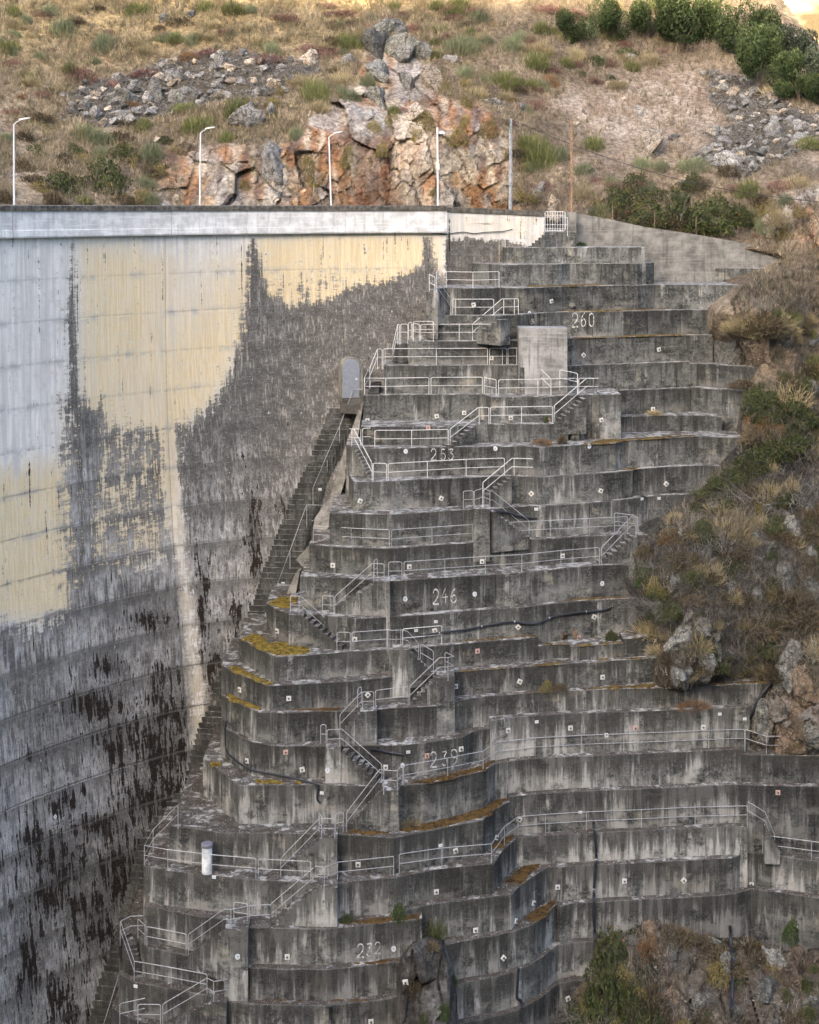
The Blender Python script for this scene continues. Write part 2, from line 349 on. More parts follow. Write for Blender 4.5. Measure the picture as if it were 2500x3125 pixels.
for _n in sorted(TH, key=lambda q: TH[q]):              # every lower tier stands at least .4 m in front of the one above
    L = []
    for u, v in densify(TE[_n]):
        d = F*TH[_n]/(v-VH)
        for m in TH:
            if TH[_n]-TH[m] > .6 and TH[_n]-TH[m] < 2.6 and TE[m][0][0]+2 < u < TE[m][-1][0]-2: d = min(d, F*TH[m]/(interp(TE[m], u)-VH)-.42)
        L.append((u, VH+F*TH[_n]/d))
    TE[_n] = L
TONE = {'1':1.15,'2':1.0,'2b':1.15,'3':.95,'4':.95,'5':1.0,'6':.95,'6b':1.0,'7':1.1,'7b':1.05,'8':1.0,'8b':1.0}
def edge_d(n, u): return F*TH[n]/(interp(TE[n], u)-VH)
def T(n, u, v, dmin=.08, dmax=1e9):
    """a point on tier n's tread seen at photo pixel u, v (kept just behind the front edge)"""
    h = TH[n] if isinstance(n, str) else n
    d = F*h/(v-VH)
    if not isinstance(n, str): return Pc(u, v, h, .32)
    if isinstance(n, str): d = min(max(d, edge_d(n, u)+dmin), edge_d(n, u)+dmax)
    return Vector(((u-1250)*d/F, d, ZC-h))
def dlimit(u, h, upto=.2):
    d = 1e9
    for m in TH:
        if h-4 < TH[m] < h+upto and TE[m][0][0] <= u <= TE[m][-1][0]: d = min(d, edge_d(m, u))
    return d
def Pc(u, v, h, gap, upto=.2): return P(u, v, min(F*h/(v-VH), dlimit(u, h, upto)-gap))
abut = empty('stepped_abutment', (0, 80, 0))
tag(abut, 'dark weathered concrete terraces stepping down the valley side beside the dam', 'stepped abutment')
def rel(par, vs):
    o = par.location; return [(x-o.x, y-o.y, z-o.z) for x, y, z in vs]
def tier_mesh(n, h, E, low=5.0, back=9.0, mat='terrace', seed=0):
    # resample the edge about every 0.45 m, chip and wobble it, cut shallow joints between pours
    pts = [Vector((Ph(u, v, h).x, Ph(u, v, h).y)) for u, v in E]
    rnd = random.Random(n+str(seed)); out = []; tones = []; tone = rnd.uniform(.72, 1.25); run = rnd.uniform(2, 5)
    for i in range(len(pts)-1):
        a, b = pts[i], pts[i+1]; L = (b-a).length; k = max(1, int(L/.45)); nrm = Vector(((b-a).y, -(b-a).x)).normalized()
        for j in range(k):
            q = a.lerp(b, j/k)
            if j: q = q+nrm*rnd.uniform(-.012, .012)
            out.append((q.x, q.y)); tones.append(tone); run -= L/k
            if run < 0 and j and L > .9:
                w = nrm*-.02; t = (b-a).normalized()*.03
                out += [((q+t+w).x, (q+t+w).y), ((q+2*t+w).x, (q+2*t+w).y), ((q+3*t).x, (q+3*t).y)]
                tones += [tone*.85]*3; tone = rnd.uniform(.68, 1.32); tones[-1] = tone; run = rnd.uniform(4, 9)
    out.append(tuple(pts[-1])); tones.append(tone)
    m = len(out); zt = ZC-h; zb = zt-low
    top = []; chip = []
    for i, (x, y) in enumerate(out):
        c = .02+.03*abs(fbm(x*1.3, y*1.3, zt)); top.append((x, y+c, zt+.0)); chip.append((x, y, zt-c*rnd.uniform(.7, 1.6)))
    bk = [(x, y+back, zt) for x, y in (out[0], out[-1])]
    V = [(x, y, zb) for x, y in out]+chip+top+[bk[0], bk[1], (bk[0][0], bk[0][1], zb), (bk[1][0], bk[1][1], zb)]
    Fc = []; tn = []; base = TONE.get(n, .92)
    for i in range(m-1):
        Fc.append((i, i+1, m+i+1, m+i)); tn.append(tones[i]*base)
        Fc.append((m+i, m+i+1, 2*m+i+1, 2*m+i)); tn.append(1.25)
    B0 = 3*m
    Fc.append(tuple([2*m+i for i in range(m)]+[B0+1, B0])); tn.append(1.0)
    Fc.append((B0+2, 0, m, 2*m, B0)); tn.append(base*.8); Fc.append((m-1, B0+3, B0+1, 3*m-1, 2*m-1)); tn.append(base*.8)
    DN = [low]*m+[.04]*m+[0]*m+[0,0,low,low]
    return V, Fc, tn, DN
TIER_OBJ = {}
LOWX = {'7c':6,'22':6,'22b':6,'23b':7,'24b':7,'21':5,'20b':5,'19':5,'7':6.5}
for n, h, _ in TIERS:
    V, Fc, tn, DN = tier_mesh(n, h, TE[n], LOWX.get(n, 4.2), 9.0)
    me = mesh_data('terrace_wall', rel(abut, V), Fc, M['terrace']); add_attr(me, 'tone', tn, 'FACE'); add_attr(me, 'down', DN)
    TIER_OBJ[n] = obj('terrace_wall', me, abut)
def block(front, h, low, back, name='buttress', mat='terrace', tone=1.0, parent=abut, label=None):
    """front: photo pixels of its top front edge at h metres below the eye"""
    pts = [(Pc(u, v, h, .62) if name == 'stair_landing' else Ph(u, v, h)) for u, v in pp(front)]
    zt_b = sum(q.z for q in pts)/len(pts)
    poly = [(p.x, p.y) for p in pts]+[(p.x, p.y+back) for p in (pts[-1], pts[0])]
    mb = MB().prism(poly, zt_b-low, zt_b); me = mesh_data(name, rel(parent, mb.v), mb.f, M[mat])
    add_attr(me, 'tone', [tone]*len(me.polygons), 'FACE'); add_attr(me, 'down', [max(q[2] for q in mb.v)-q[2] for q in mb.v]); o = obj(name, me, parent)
    if label: o['label'] = label
    return o
block('B137,234 B342,234', 1.59, 1.4, 2.5, 'gate_platform', 'terrace', 1.1)
block('A1250,987 A1436,984 B284,864', 7.46, 3.2, 3.5, 'buttress', 'terrace', 1.0)
block('A1438,986 B284,866', 7.30, 6.0, 1.5, 'buttress', 'buttress', 1.0, label='large pale grey buttress wall')
block('D502,443 D636,438', 11.28, 5.0, 2.0, 'buttress', 'terrace', 1.35)
block('D378,556 D498,552 D528,540', 12.75, 4.0, 2.0, 'buttress', 'terrace', .9)
block('A765,705 A830,706', 5.1, 3.0, 2.0, 'stair_landing', 'terrace', 1.0)
block('E1590,378 F235,378', 17.45, 3.0, 1.2, 'stair_landing', 'terrace', 1.1)
block('E832,935 E952,930 E962,912', 20.72, 4.0, 1.5, 'stair_landing', 'terrace', 1.1)
block('G445,185 G530,192 G560,194', 22.52, 3.4, 1.5, 'stair_landing', 'terrace', 1.0)
block('G1228,458 G1335,456 G1362,440', 24.0, 2.6, 1.4, 'stair_landing', 'terrace', 1.35)
block('G1560,664 G1696,652', 25.25, 4.0, 1.8, 'stair_landing', 'terrace', 1.1)
block('G985,915 G1110,912', 26.6, 2.6, 1.2, 'stair_landing', 'terrace', 1.1)
block('G722,1196 G838,1198', 28.3, 2.6, 1.2, 'stair_landing', 'terrace', 1.1)
block('J160,525 J292,525', 29.95, 4.2, 1.4, 'stair_landing', 'terrace', 1.1)
block('I1168,886 I1303,888', 31.95, 4.0, 1.4, 'stair_landing', 'terrace', 1.1)
block('K1640,207 L72,207', 33.8, 3.6, 1.4, 'stair_landing', 'terrace', 1.15)
block('K948,527 K1125,528', 35.6, 3.5, 1.3, 'stair_landing', 'terrace', 1.0)
block('K860,1068 K965,1070', 38.9, 3.6, 1.3, 'stair_landing', 'terrace', 1.0)
block('N742,88 N800,95', 33.9, 3.5, 3.0, 'buttress', 'terrace', 1.0)
# small stepped rock pockets left in the concrete, with rock showing
# ------------------------------------------------------------------ stair flights on the terraces (each tread an object of its own)
def flight(p1, h1, p2, h2, n=None, width=.95, solid=True, floating=False, tone=.95):
    """from the upper front corner p1 (photo px, h1 m below the eye) down to p2"""
    a = Pc(*px(p1), h1, .6); b = Pc(*px(p2), h2, .62, -.35); dz = a.z-b.z
    n = n or max(3, round(dz/.19)); root = empty('stair_flight', (0,0,0)); root.parent = abut
    root.location = a-abut.location; d = Vector((b.x-a.x, b.y-a.y, 0)); L = d.length; t = d/L
    nrm = Vector((-t.y, t.x, 0));
    if nrm.y < 0: nrm = -nrm
    run = L/n; base = [None]
    for i in range(n):
        z = -(i+.85)*dz/n; o = t*(i*run)
        q = [o, o+t*(run*1.0), o+t*(run*1.0)+nrm*width, o+nrm*width]
        if t.x < 0: q = [q[1], q[0], q[3], q[2]]
        th = .12 if floating else (dz/n+.02)
        zb = z-th if floating else min(-dz-.7, z-.3)
        mb = MB().prism([(v.x, v.y) for v in q], zb, z)
        me = mesh_data('step', mb.v, mb.f, M['terrace'] if not floating else M['stripconc'])
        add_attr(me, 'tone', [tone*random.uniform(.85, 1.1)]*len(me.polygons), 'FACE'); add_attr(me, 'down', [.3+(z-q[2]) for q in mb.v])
        obj('step', me, root)
    return root
flight('B137,236', 1.59, 'B28,326', 2.52, width=.8)
flight('A832,700', 5.05, 'A932,872', 6.6)
flight('A1300,905', 6.6, 'A1120,1020', 8.1)
flight('C1445,278', 9.62, 'C1690,452', 11.3)
flight('D408,450', 11.3, 'D200,626', 13.1)
flight('C1110,728', 13.05, 'C912,890', 14.2)
flight('C205,898', 14.3, 'C325,1140', 15.9, floating=True, width=.8)
flight('F400,132', 15.95, 'F175,300', 17.5)
flight('F255,380', 17.55, 'F535,590', 19.3)
flight('F1345,572', 19.3, 'F1050,780', 20.75)
flight('E830,935', 20.75, 'E550,1108', 22.5)
flight('G560,194', 22.55, 'G848,425', 24.05, width=.9)
flight('G1365,458', 24.0, 'G1540,620', 25.35)
flight('G1560,664', 25.3, 'G1352,858', 26.7)
flight('G985,915', 26.6, 'G848,1085', 28.0)
flight('I1335,212', 28.3, 'I1640,470', 29.9)
flight('J160,525', 29.95, 'I1375,800', 32.0)
flight('I1168,886', 31.95, 'I860,1120', 33.7)
flight('K1640,207', 33.8, 'K1300,480', 35.7)
flight('K948,527', 35.6, 'K680,710', 37.5)
flight('K860,1068', 38.9, 'K490,1240', 40.7)
flight('N800,98', 34.0, 'N850,190', 35.35)
def flight_y(left1, right1, h1, left2, right2, h2, n):
    """steps facing the camera between an upper and a lower pair of corners"""
    A, B = Ph(*px(left1), h1), Ph(*px(right1), h1); C_, D_ = Ph(*px(left2), h2), Ph(*px(right2), h2)
    root = empty('stair_flight', (0,0,0)); root.parent = abut; root.location = A-abut.location
    for i in range(n):
        f = (i+1)/(n+1); l = A.lerp(C_, f)-A; r = B.lerp(D_, f)-A; l2 = A.lerp(C_, f-1/(n+1))-A
        mb = MB().prism([(l.x, l.y), (r.x, r.y), (r.x, r.y+1.6), (l.x, l.y+1.6)], l.z-1.2, l.z)
        me = mesh_data('step', mb.v, mb.f, M['terrace']); add_attr(me, 'tone', [random.uniform(.75, .95)]*len(me.polygons), 'FACE'); obj('step', me, root)
flight_y('A512,1085', 'A602,1085', 8.2, 'C490,250', 'C596,250', 9.55, 7)
flight_y('C330,395', 'C402,390', 10.55, 'C300,500', 'C378,500', 11.3, 6)
flight_y('K168,610', 'K280,600', 37.5, 'K262,860', 'K335,850', 39.0, 6)
# ------------------------------------------------------------------ the arch dam
dam = empty('arch_dam', (-14, 84, 0)); tag(dam, 'tall curved concrete dam wall streaked ochre, grey and black', 'dam')
_cu = [-250, 0, 510, 1050, 1360]; _cd = [70.6, 75.6, 84.0, 91.0, 93.0]
_cx = [(u-1250)*d/F for u, d in zip(_cu, _cd)]
_pf = np.polyfit(_cx, _cd, 3); _pd = np.polyder(_pf)
def crest_y(x): return np.polyval(_pf, x)
def crest_n(x):
    s = np.polyval(_pd, x); L = np.sqrt(1+s*s); return s/L, -1/L
def x_of_u(u):                                  # plan x of the crest line seen at photo column u
    lo, hi = -30.0, 8.0
    for _ in range(50):
        m = (lo+hi)/2
        if 1250+F*m/crest_y(m) < u: lo = m
        else: hi = m
    return (lo+hi)/2
XA, XB = x_of_u(-240), x_of_u(1362)
_q = np.array([x_of_u(u) for u in (-240, 0, 510, 770, 1050, 1362)]); _a = np.log(np.array([.0008, .0008, .0015, .0035, .0107, .018]))
def batter(x, h):
    t = np.exp(np.interp(x, _q, _a))*np.power(np.maximum(h-1.5, 0), 2.2); return 9*np.tanh(t/9)
def dam_pt(x, h):
    t = batter(x, h); nx, ny = crest_n(x); return x+nx*t, crest_y(x)+ny*t, ZC-h
def dam_at(u, v):
    """point of the dam face seen at photo pixel u, v"""
    d = 85.0; x = -8.0
    for _ in range(12):
        h = (v-VH)*d/F; lo, hi = -34.0, 12.0
        for _ in range(40):
            m = (lo+hi)/2; X, Y, _z = dam_pt(m, h)
            if 1250+F*X/Y < u: lo = m
            else: hi = m
        x = (lo+hi)/2; X, Y, _z = dam_pt(x, h); d = Y
    return Vector((X, Y, ZC-h)), x, h
V_ = lambda s: [(a*1.449, b*1.449) for a, b in s]
DARK = V_([(-200,1310),(0,1300),(60,1330),(135,1275),(142,1130),(136,1000),(140,860),(147,800),(146,640),(150,506),(156,506),(160,640),(166,800),(172,850),(215,850),(228,900),(222,1000),(212,1120),(225,1180),(330,1180),(352,1120),(366,1090),(364,905),(400,880),(440,850),(475,795),(500,730),(512,650),(522,560),(529,502),(537,502),(550,560),(575,625),(620,642),(700,622),(725,603),(800,590),(860,572),(888,556),(890,500),(908,500),(925,570),(955,600),(1300,600),(1300,2400),(-200,2400)])
MID = V_([(150,850),(372,900),(372,1230),(140,1290)])
WINGD = V_([(938,505),(1070,500),(1070,620),(938,620)])
OCH = V_([(158,505),(535,498),(905,498),(938,500),(938,640),(700,660),(520,760),(400,930),(370,1180),(150,1320),(-150,1330),(-150,1010),(120,960),(150,800)])
PALEO = V_([(330,500),(500,500),(420,640),(350,740),(330,720)])
JOINT = V_([(350,500),(351,780),(362,1000),(385,1200),(412,1400),(432,1600)])
BLACKS = [(425,1270,22,130),(448,1395,30,75),(535,1110,22,75),(540,1190,18,40),(590,1060,10,20),(345,1450,55,50),(255,1560,70,45),(330,1560,50,70),(300,1672,85,45),(370,1570,30,60),(360,1640,40,50),(190,1480,90,22),
 (215,1735,110,22),(120,1800,90,40),(250,1830,60,60),(100,1880,60,40),(175,1900,90,30),(60,2020,50,90),(130,2090,60,60),(200,1960,80,40),(300,1780,30,40),(140,1690,50,20),(230,1400,60,18),(330,1300,80,20),(500,1290,40,30),(70,1760,60,20),(380,1480,20,60)]
LIFTS = []
def dam_masks(me, co):
    U, V = uv_of(co[:,0], co[:,1], co[:,2])
    dk = softpoly(U, V, DARK, np.interp(V, [700, 850, 1200, 1700], [8, 26, 50, 75])); dk = np.maximum(dk, np.clip(1.15-seg_dist(U, V, V_([(152,508),(152,640),(153,760),(155,860)]))/np.interp(V, [730, 900, 1250], [5, 11, 22]), 0, 1)); md = softpoly(U, V, MID, 40)*np.clip(.50+(V-1230)/1500, .40, .60)
    dk = np.maximum(dk, md); dk = np.maximum(dk, .42*softpoly(U, V, V_([(500,560),(900,560),(900,640),(560,700),(420,900),(380,900),(470,760)]), 60)); dk = np.maximum(dk, softpoly(U, V, WINGD, 14)*.95)
    oc = softpoly(U, V, OCH, 80)*(.62+.6*vfbm(co[:,0]*.25+3, co[:,2]*.12, 0, 3)); oc = oc-.28*softpoly(U, V, PALEO, 80)
    oc = oc+.35*softpoly(U, V, V_([(545,500),(720,500),(905,500),(905,570),(700,640),(560,630)]), 30)
    jd = seg_dist(U, V, JOINT); w = np.interp(V, [700, 1400, 2300], [5, 16, 34])
    pa = np.clip(1.3-jd/w, 0, 1)*np.clip((V-1150)/200, 0, 1)
    dk = dk-.55*np.clip(1.2-jd/(w*1.2), 0, 1)*np.clip((V-1200)/200, 0, 1)
    pa = np.maximum(pa, np.clip(1.2-seg_dist(U, V, V_([(905,500),(930,590)]))/16, 0, 1)*.4)
    bl = np.zeros(len(U))
    for a, b, rx, ry in BLACKS:
        bl = np.maximum(bl, .62*np.exp(-(((U/1.449-a)/(rx*.85))**2+((V/1.449-b-ry*.25)/(ry*1.5))**2)*.8))
    bl = np.maximum(bl, .20*np.clip((V-1900)/500, 0, 1)*np.clip(1-(V-2900)/900, 0, 1))
    bl = bl*1.18+.10*np.clip((V-1850)/300, 0, 1)*np.clip((U+100)/250, 0, 1)*(vfbm(co[:,0]*.3, co[:,2]*.35, 8, 3)-.25); bl = bl-.4*pa; wash = np.clip((V-1100)/650, 0, 1)*(1-.5*np.exp(-((U-150)/160)**2-((V-2150)/200)**2))
    H = ZC-co[:,2]; lf = np.mod(H-1.6+.35, 2.28)-.35
    lift = np.exp(-(lf/.22)**2); line = np.exp(-(lf/.055)**2)+.35*np.exp(-((np.mod(co[:,0]*1.25, 3.2)-1.6)/.04)**2)
    dk = dk+lift*.10*np.clip((V-1100)/300, 0, 1); bl = bl+lift*.07*np.clip((V-1900)/300, 0, 1)
    for n_, a_ in (('dark', dk), ('ochre', oc), ('black', bl), ('pale', pa), ('lift', lift), ('wash', wash), ('line', line*np.interp(V, [700, 1400, 1900], [.22, .5, 1])), ('lpos', np.mod(H-1.6, 2.28)/2.28)): add_attr(me, n_, a_)
def grid_faces(nu, nv, flip=False):
    i = np.arange(nv-1)[:, None]*nu+np.arange(nu-1)[None, :]; i = i.ravel()
    f = np.stack([i, i+1, i+nu+1, i+nu], 1); return f[:, ::-1] if flip else f
def dam_block(u0, u1, gap=.009):
    x0, x1 = x_of_u(u0)+gap, x_of_u(u1)-gap
    nu = max(8, int((x1-x0)/.16)); hs = np.concatenate([np.linspace(1.3, 36, 430), np.linspace(36.2, 48, 60)]) if u1 < 1300 else np.linspace(1.3, 26, 300)
    xs = np.linspace(x0, x1, nu); Xg, Hg = np.meshgrid(xs, hs); X, Y, Z = dam_pt(Xg.ravel(), Hg.ravel())
    # formwork lifts step a few centimetres and their joints are cut back
    lf = np.mod(Hg.ravel()-1.6, 2.28); lo = np.floor((Hg.ravel()-1.6)/2.28)
    off = -.05*np.exp(-((lf-1.14)/1.14)**2*0)+.03*(vnoise(lo*3.7, np.floor(Xg.ravel()/3.2)*1.9)-.5)
    off = off+(.012+.04*np.clip((Hg.ravel()-16)/10, 0, 1))*np.exp(-(np.minimum(lf, 2.28-lf)/.05)**2)+.03*(vfbm(Xg.ravel()*.8, Hg.ravel()*.8, 0, 3)-.5)
    edge = np.minimum(Xg.ravel()-x0, x1-Xg.ravel()); off = off+.025*np.exp(-(edge/.06)**2)
    Y = Y+off; co = np.stack([X, Y, Z], 1)
    fc = grid_faces(nu, len(hs), True).tolist()
    n0 = len(co); L = [j*nu for j in range(len(hs))]; R = [j*nu+nu-1 for j in range(len(hs))]
    ex = np.array([co[i]+np.array([0, 3.5, 0]) for i in L+R]); co2 = np.vstack([co, ex]); m = len(hs)
    fc += [[L[j], n0+j, n0+j+1, L[j+1]][::-1] for j in range(m-1)]+[[R[j], n0+m+j, n0+m+j+1, R[j+1]] for j in range(m-1)]
    o = np.array(dam.location); me = mesh_data('concrete_block', co2-o, fc, M['dam']); dam_masks(me, co2)
    return obj('concrete_block', me, dam)
dam_block(-240, 504); dam_block(504, 1038); dam_block(1038, 1362)
def curved_wall(name, u0, u1, prof, mat, du=25, ext=0.0, parent=dam, top=None):
    """prof: cross-section as (metres in front of the crest line, metres below the eye) closed loop"""
    xs = np.linspace(x_of_u(u0)+.012, x_of_u(u1)-.012, max(3, int((u1-u0)/du))); k = len(prof); V = []; Fc = []
    for x in xs:
        nx, ny = crest_n(x)
        for t, h in prof: V.append((x+nx*t, crest_y(x)+ny*t, ZC-h))
    for i in range(len(xs)-1):
        for j in range(k): a = i*k+j; b = i*k+(j+1) % k; Fc.append((a, b, b+k, a+k))
    Fc.append(tuple(range(k))); Fc.append(tuple(reversed(range((len(xs)-1)*k, len(xs)*k))))
    me = mesh_data(name, rel(parent, V), Fc, M[mat]); me.validate(); return obj(name, me, parent)
pprof = [(.28,.16),(.28,1.18),(.31,1.2),(.33,1.52),(.30,1.60),(0,1.62),(-.2,1.5),(-.2,.16)]
for a, b in ((-240,28),(28,515),(515,1049),(1049,1361)): curved_wall('parapet_panel', a, b, pprof, 'parapet')
curved_wall('parapet_cap', -240, 1361, [(.36,-.12),(.36,.155),(-.3,.155),(-.3,-.16),(.0,-.17)], 'cap')
# road on the crest
rx = np.linspace(XA-3, XB+3, 40); V = []
for x in rx:
    nx, ny = crest_n(x); V += [(x-nx*.3, crest_y(x)-ny*.3, ZC-1.0), (x-nx*8.5, crest_y(x)-ny*8.5, ZC-1.0)]
road = obj('road', mesh_data('road', V, [(2*i, 2*i+2, 2*i+3, 2*i+1) for i in range(len(rx)-1)], flat_mat('grey_asphalt', (.055,.055,.055), .9, 0, .3, 3)))
tag(road, 'narrow asphalt road along the top of the dam', kind='structure')
# arched gallery door in the dam foot
dc, dxx, dh = dam_at(1070, 1225)
nx, ny = crest_n(dxx); nrm = Vector((nx, ny, 0)); tx = Vector((-ny, nx, 0))
if tx.x < 0: tx = -tx
tx = Vector((.95, .31, 0)).normalized(); nrm = Vector((tx.y, -tx.x, 0))
def door_outline(w, hgt, n=14):
    r = w/2; return [(-r, 0), (r, 0)]+[(r*math.cos(a), hgt-r*1.15+r*1.15*math.sin(a)) for a in [i*math.pi/n for i in range(n+1)]]
dbase = P(1071, 1213, dc.y-.55)
def door_part(name, w, hgt, t0, t1, mat, parent, z0=0, shift=0):
    ol = door_outline(w, hgt); k = len(ol); V = []
    for t in (t0, t1): V += [dbase+tx*(x+shift)+nrm*t+Vector((0,0,z+z0)) for x, z in ol]
    me = mesh_data(name, rel(dam, V), [tuple(range(k)), tuple(reversed(range(k, 2*k)))]+[(i, (i+1)%k, (i+1)%k+k, i+k) for i in range(k)], M[mat])
    return obj(name, me, parent)
door_part('door_surround', 1.34, 2.55, -.9, .02, 'stripconc', dam, -.08, .12)
dd = door_part('door', 1.08, 2.40, .02, .07, 'door', dam); dd['label'] = 'grey arched steel door'
hp = dbase+tx*.33+nrm*.09+Vector((0,0,1.15)); MB().tube([hp, hp+nrm*.03], .075, 12).build('lock_plate', M['lamp_white'], dam).location = -dam.location
# ------------------------------------------------------------------ long stair down the foot of the dam
SL = pp('C75,600 E390,50 E270,300 E170,560 E60,850 E0,1050 G160,240 G120,330 G60,420 G-30,640 G-90,860 I330,0 I265,250 I215,360 Q800,230 Q690,330 Q610,450 Q545,700 Q495,900 Q440,1040 Q380,1260')
SR = pp('C245,578 E490,150 E420,330 E340,510 E260,760 E170,1020 G280,170 G250,290 G190,440 G80,640 G0,860 I425,0 I380,250 I300,375 Q870,230 Q770,330 Q700,450 Q620,700 Q570,900 Q520,1040 Q470,1260')
foot = empty('foot_stair', (-10, 84, 20)); tag(foot, 'long steep concrete stair following the foot of the dam wall', 'staircase')
lp = [dam_at(u, v)[0] for u, v in SL]
rp = []
for (u, v), l in zip(SR, lp): rp.append(P(u, VH+(ZC-l.z)*F/(l.y-.35), l.y-.35))
ramp_v = []
ns = 0
for i in range(len(lp)-1):
    a, b, ra, rb = lp[i], lp[i+1], rp[i], rp[i+1]; n = max(1, round((a.z-b.z)/.30))
    for k in range(n):
        f = k/n; l = a.lerp(b, f); r = ra.lerp(rb, f); z = a.z+(b.z-a.z)*f
        yl = l.y; mb = MB().prism([(l.x-.5, l.y-.28), (r.x, r.y-.1), (r.x+.1, r.y+1.2), (l.x-.5, l.y+1.2)], z-.95, z-random.uniform(0,.02))
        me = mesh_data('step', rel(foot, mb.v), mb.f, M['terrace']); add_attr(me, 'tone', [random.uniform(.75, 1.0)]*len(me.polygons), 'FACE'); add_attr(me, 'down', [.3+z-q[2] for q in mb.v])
        obj('step', me, foot); ns += 1
    ramp_v.append((ra, rb))
# rock and rubble gully between stair and terraces
gv = []; 
for r in rp: gv += [(r.x-.3, r.y+.25, r.z-.35), (r.x+1.2, r.y+.5, r.z-.9), (r.x+9, r.y+1.0, r.z-1.5)]
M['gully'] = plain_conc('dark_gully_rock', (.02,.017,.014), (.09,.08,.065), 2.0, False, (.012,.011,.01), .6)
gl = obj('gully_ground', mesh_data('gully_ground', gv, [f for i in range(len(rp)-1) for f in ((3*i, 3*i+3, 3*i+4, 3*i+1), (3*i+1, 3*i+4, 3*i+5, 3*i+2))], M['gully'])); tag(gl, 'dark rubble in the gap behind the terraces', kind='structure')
# sloping pale kerb wall beside the stair, in two lengths
def slab_quads(name, quads, th, mat, label, cat):
    root = empty(name, quads[0][0]); tag(root, label, cat)
    for q in quads:
        V = [p-root.location for p in q]; V += [p+Vector((.1, th, 0)) for p in V]
        me = mesh_data('wall_slab', V, [(0,1,2,3),(7,6,5,4),(0,4,5,1),(1,5,6,2),(2,6,7,3),(3,7,4,0)], M[mat]); obj('wall_slab', me, root)
    return root
def kq(a, b, c, e, da, db): return [P(*px(a), da), P(*px(b), da), P(*px(c), db), P(*px(e), db)]
slab_quads('sloping_kerb_wall', [kq('C246,582','C264,590','C232,800','C118,940',87.0,86.6), kq('C118,944','C232,804','E585,290','E515,290',86.5,86.0), kq('E515,294','E585,294','E505,430','E395,448',85.9,85.2), kq('E395,452','E505,434','E500,520','E372,600',85.1,84.6)], 1.2, 'stripconc', 'pale sloping concrete wall between the foot stair and the terraces', 'kerb wall')
slab_quads('sloping_kerb_wall', [kq('E355,650','E372,640','E350,860','E255,760',83.9,83.4), kq('E258,850','E285,845','E255,1010','E180,1020',83.2,82.9)], .8, 'stripconc', 'short broken pale wall wedge above the yellow moss platform', 'kerb wall')
# door landing
lb = empty('door_landing', P(1070,1232,87.5)); tag(lb, 'small concrete landing under the arched steel door', 'landing')
q = [P(*px('C95,574'), 88.0), P(*px('C250,576'), 87.2)]
obj('landing_slab', mesh_data('landing_slab', *(lambda mb: ([Vector(v)-lb.location for v in mb.v], mb.f))(MB().prism([(q[0].x,q[0].y-.3),(q[1].x,q[1].y-.3),(q[1].x,q[1].y+2),(q[0].x,q[0].y+3)], q[0].z-.5, q[0].z)), M['steps']), lb)
obj('door_plinth', mesh_data('door_plinth', *(lambda mb: ([Vector(v)-lb.location for v in mb.v], mb.f))(MB().box((dbase.x-.5, dbase.y-.35, q[0].z), (dbase.x+.85, dbase.y+1.6, dbase.z-.02))), M['steps']), lb)
# ------------------------------------------------------------------ wing wall with cap, pillar and sloping retaining wall
wing = empty('wing_wall', (6, 93.5, 40)); tag(wing, 'board-marked wing wall running from the dam parapet to the white gate', 'wing wall')
wp = [(1362,93.25,633,647),(1460,94.0,636,651),(1560,94.7,641,655),(1659,95.3,648,660)]
V = []; capV = []
for u, d, a, b in wp:
    t = P(u, b, d); c0 = P(u, a, d-.1)
    V += [(t.x, t.y, ZC-5.2), (t.x, t.y, t.z), (t.x, t.y+.5, t.z), (t.x, t.y+.5, ZC-5.2)]
    capV += [(t.x, t.y-.1, t.z+.003), (t.x, t.y-.1, c0.z), (t.x, t.y+.6, c0.z+.03), (t.x, t.y+.6, t.z+.003)]
def loft(V, k): 
    n = len(V)//k; f = [(i*k+j, i*k+(j+1)%k, (i+1)*k+(j+1)%k, (i+1)*k+j) for i in range(n-1) for j in range(k)]
    return f+[tuple(range(k)), tuple(reversed(range((n-1)*k, n*k)))]
wm = mesh_data('wall_face', rel(wing, V), loft(V, 4), M['dam'])
# finer wing face for the stain masks
nu, nv = 90, 70; us = np.linspace(1362.5, 1659, nu); co = []
for j in range(nv):
    f = j/(nv-1)
    for u in us:
        d = np.interp(u, [w[0] for w in wp], [w[1] for w in wp]); b = np.interp(u, [w[0] for w in wp], [w[3] for w in wp])
        t = P(u, b, d); co.append((t.x, t.y-.02, t.z*(1-f)+(ZC-5.2)*f))
co = np.array(co); wm2 = mesh_data('wall_face', co-np.array(wing.location), grid_faces(nu, nv, True), M['dam'])
U, Vv = uv_of(co[:,0], co[:,1], co[:,2])
add_attr(wm2, 'dark', np.maximum(softpoly(U, Vv, pp('A880,330 A1000,300 A1340,330 A1725,430 A1725,900 A880,900'), 16), 0)*1.0); add_attr(wm2, 'ochre', softpoly(U, Vv, pp('A880,120 A1660,140 A1500,330 A880,330'), 20)*.42)
add_attr(wm2, 'black', np.zeros(len(U))); add_attr(wm2, 'pale', np.zeros(len(U))); add_attr(wm2, 'lift', np.zeros(len(U))); add_attr(wm2, 'line', np.zeros(len(U))); add_attr(wm2, 'lpos', np.full(len(U), .5)); add_attr(wm2, 'wash', np.zeros(len(U)))
obj('wall_face', wm2, wing); obj('wall_core', wm, wing)
obj('wall_cap', mesh_data('wall_cap', rel(wing, capV), loft(capV, 4), M['cap']), wing)
pil = MB(); a = P(*px('B272,100'), 94.8); b = P(*px('B342,237'), 94.8)
pil.box((a.x, 94.8, ZC-4.2), (b.x, 96.2, a.z)); po = pil.build('gate_pillar', M['retain']); tag(po, 'square grey concrete pillar right of the white gate', 'pillar')
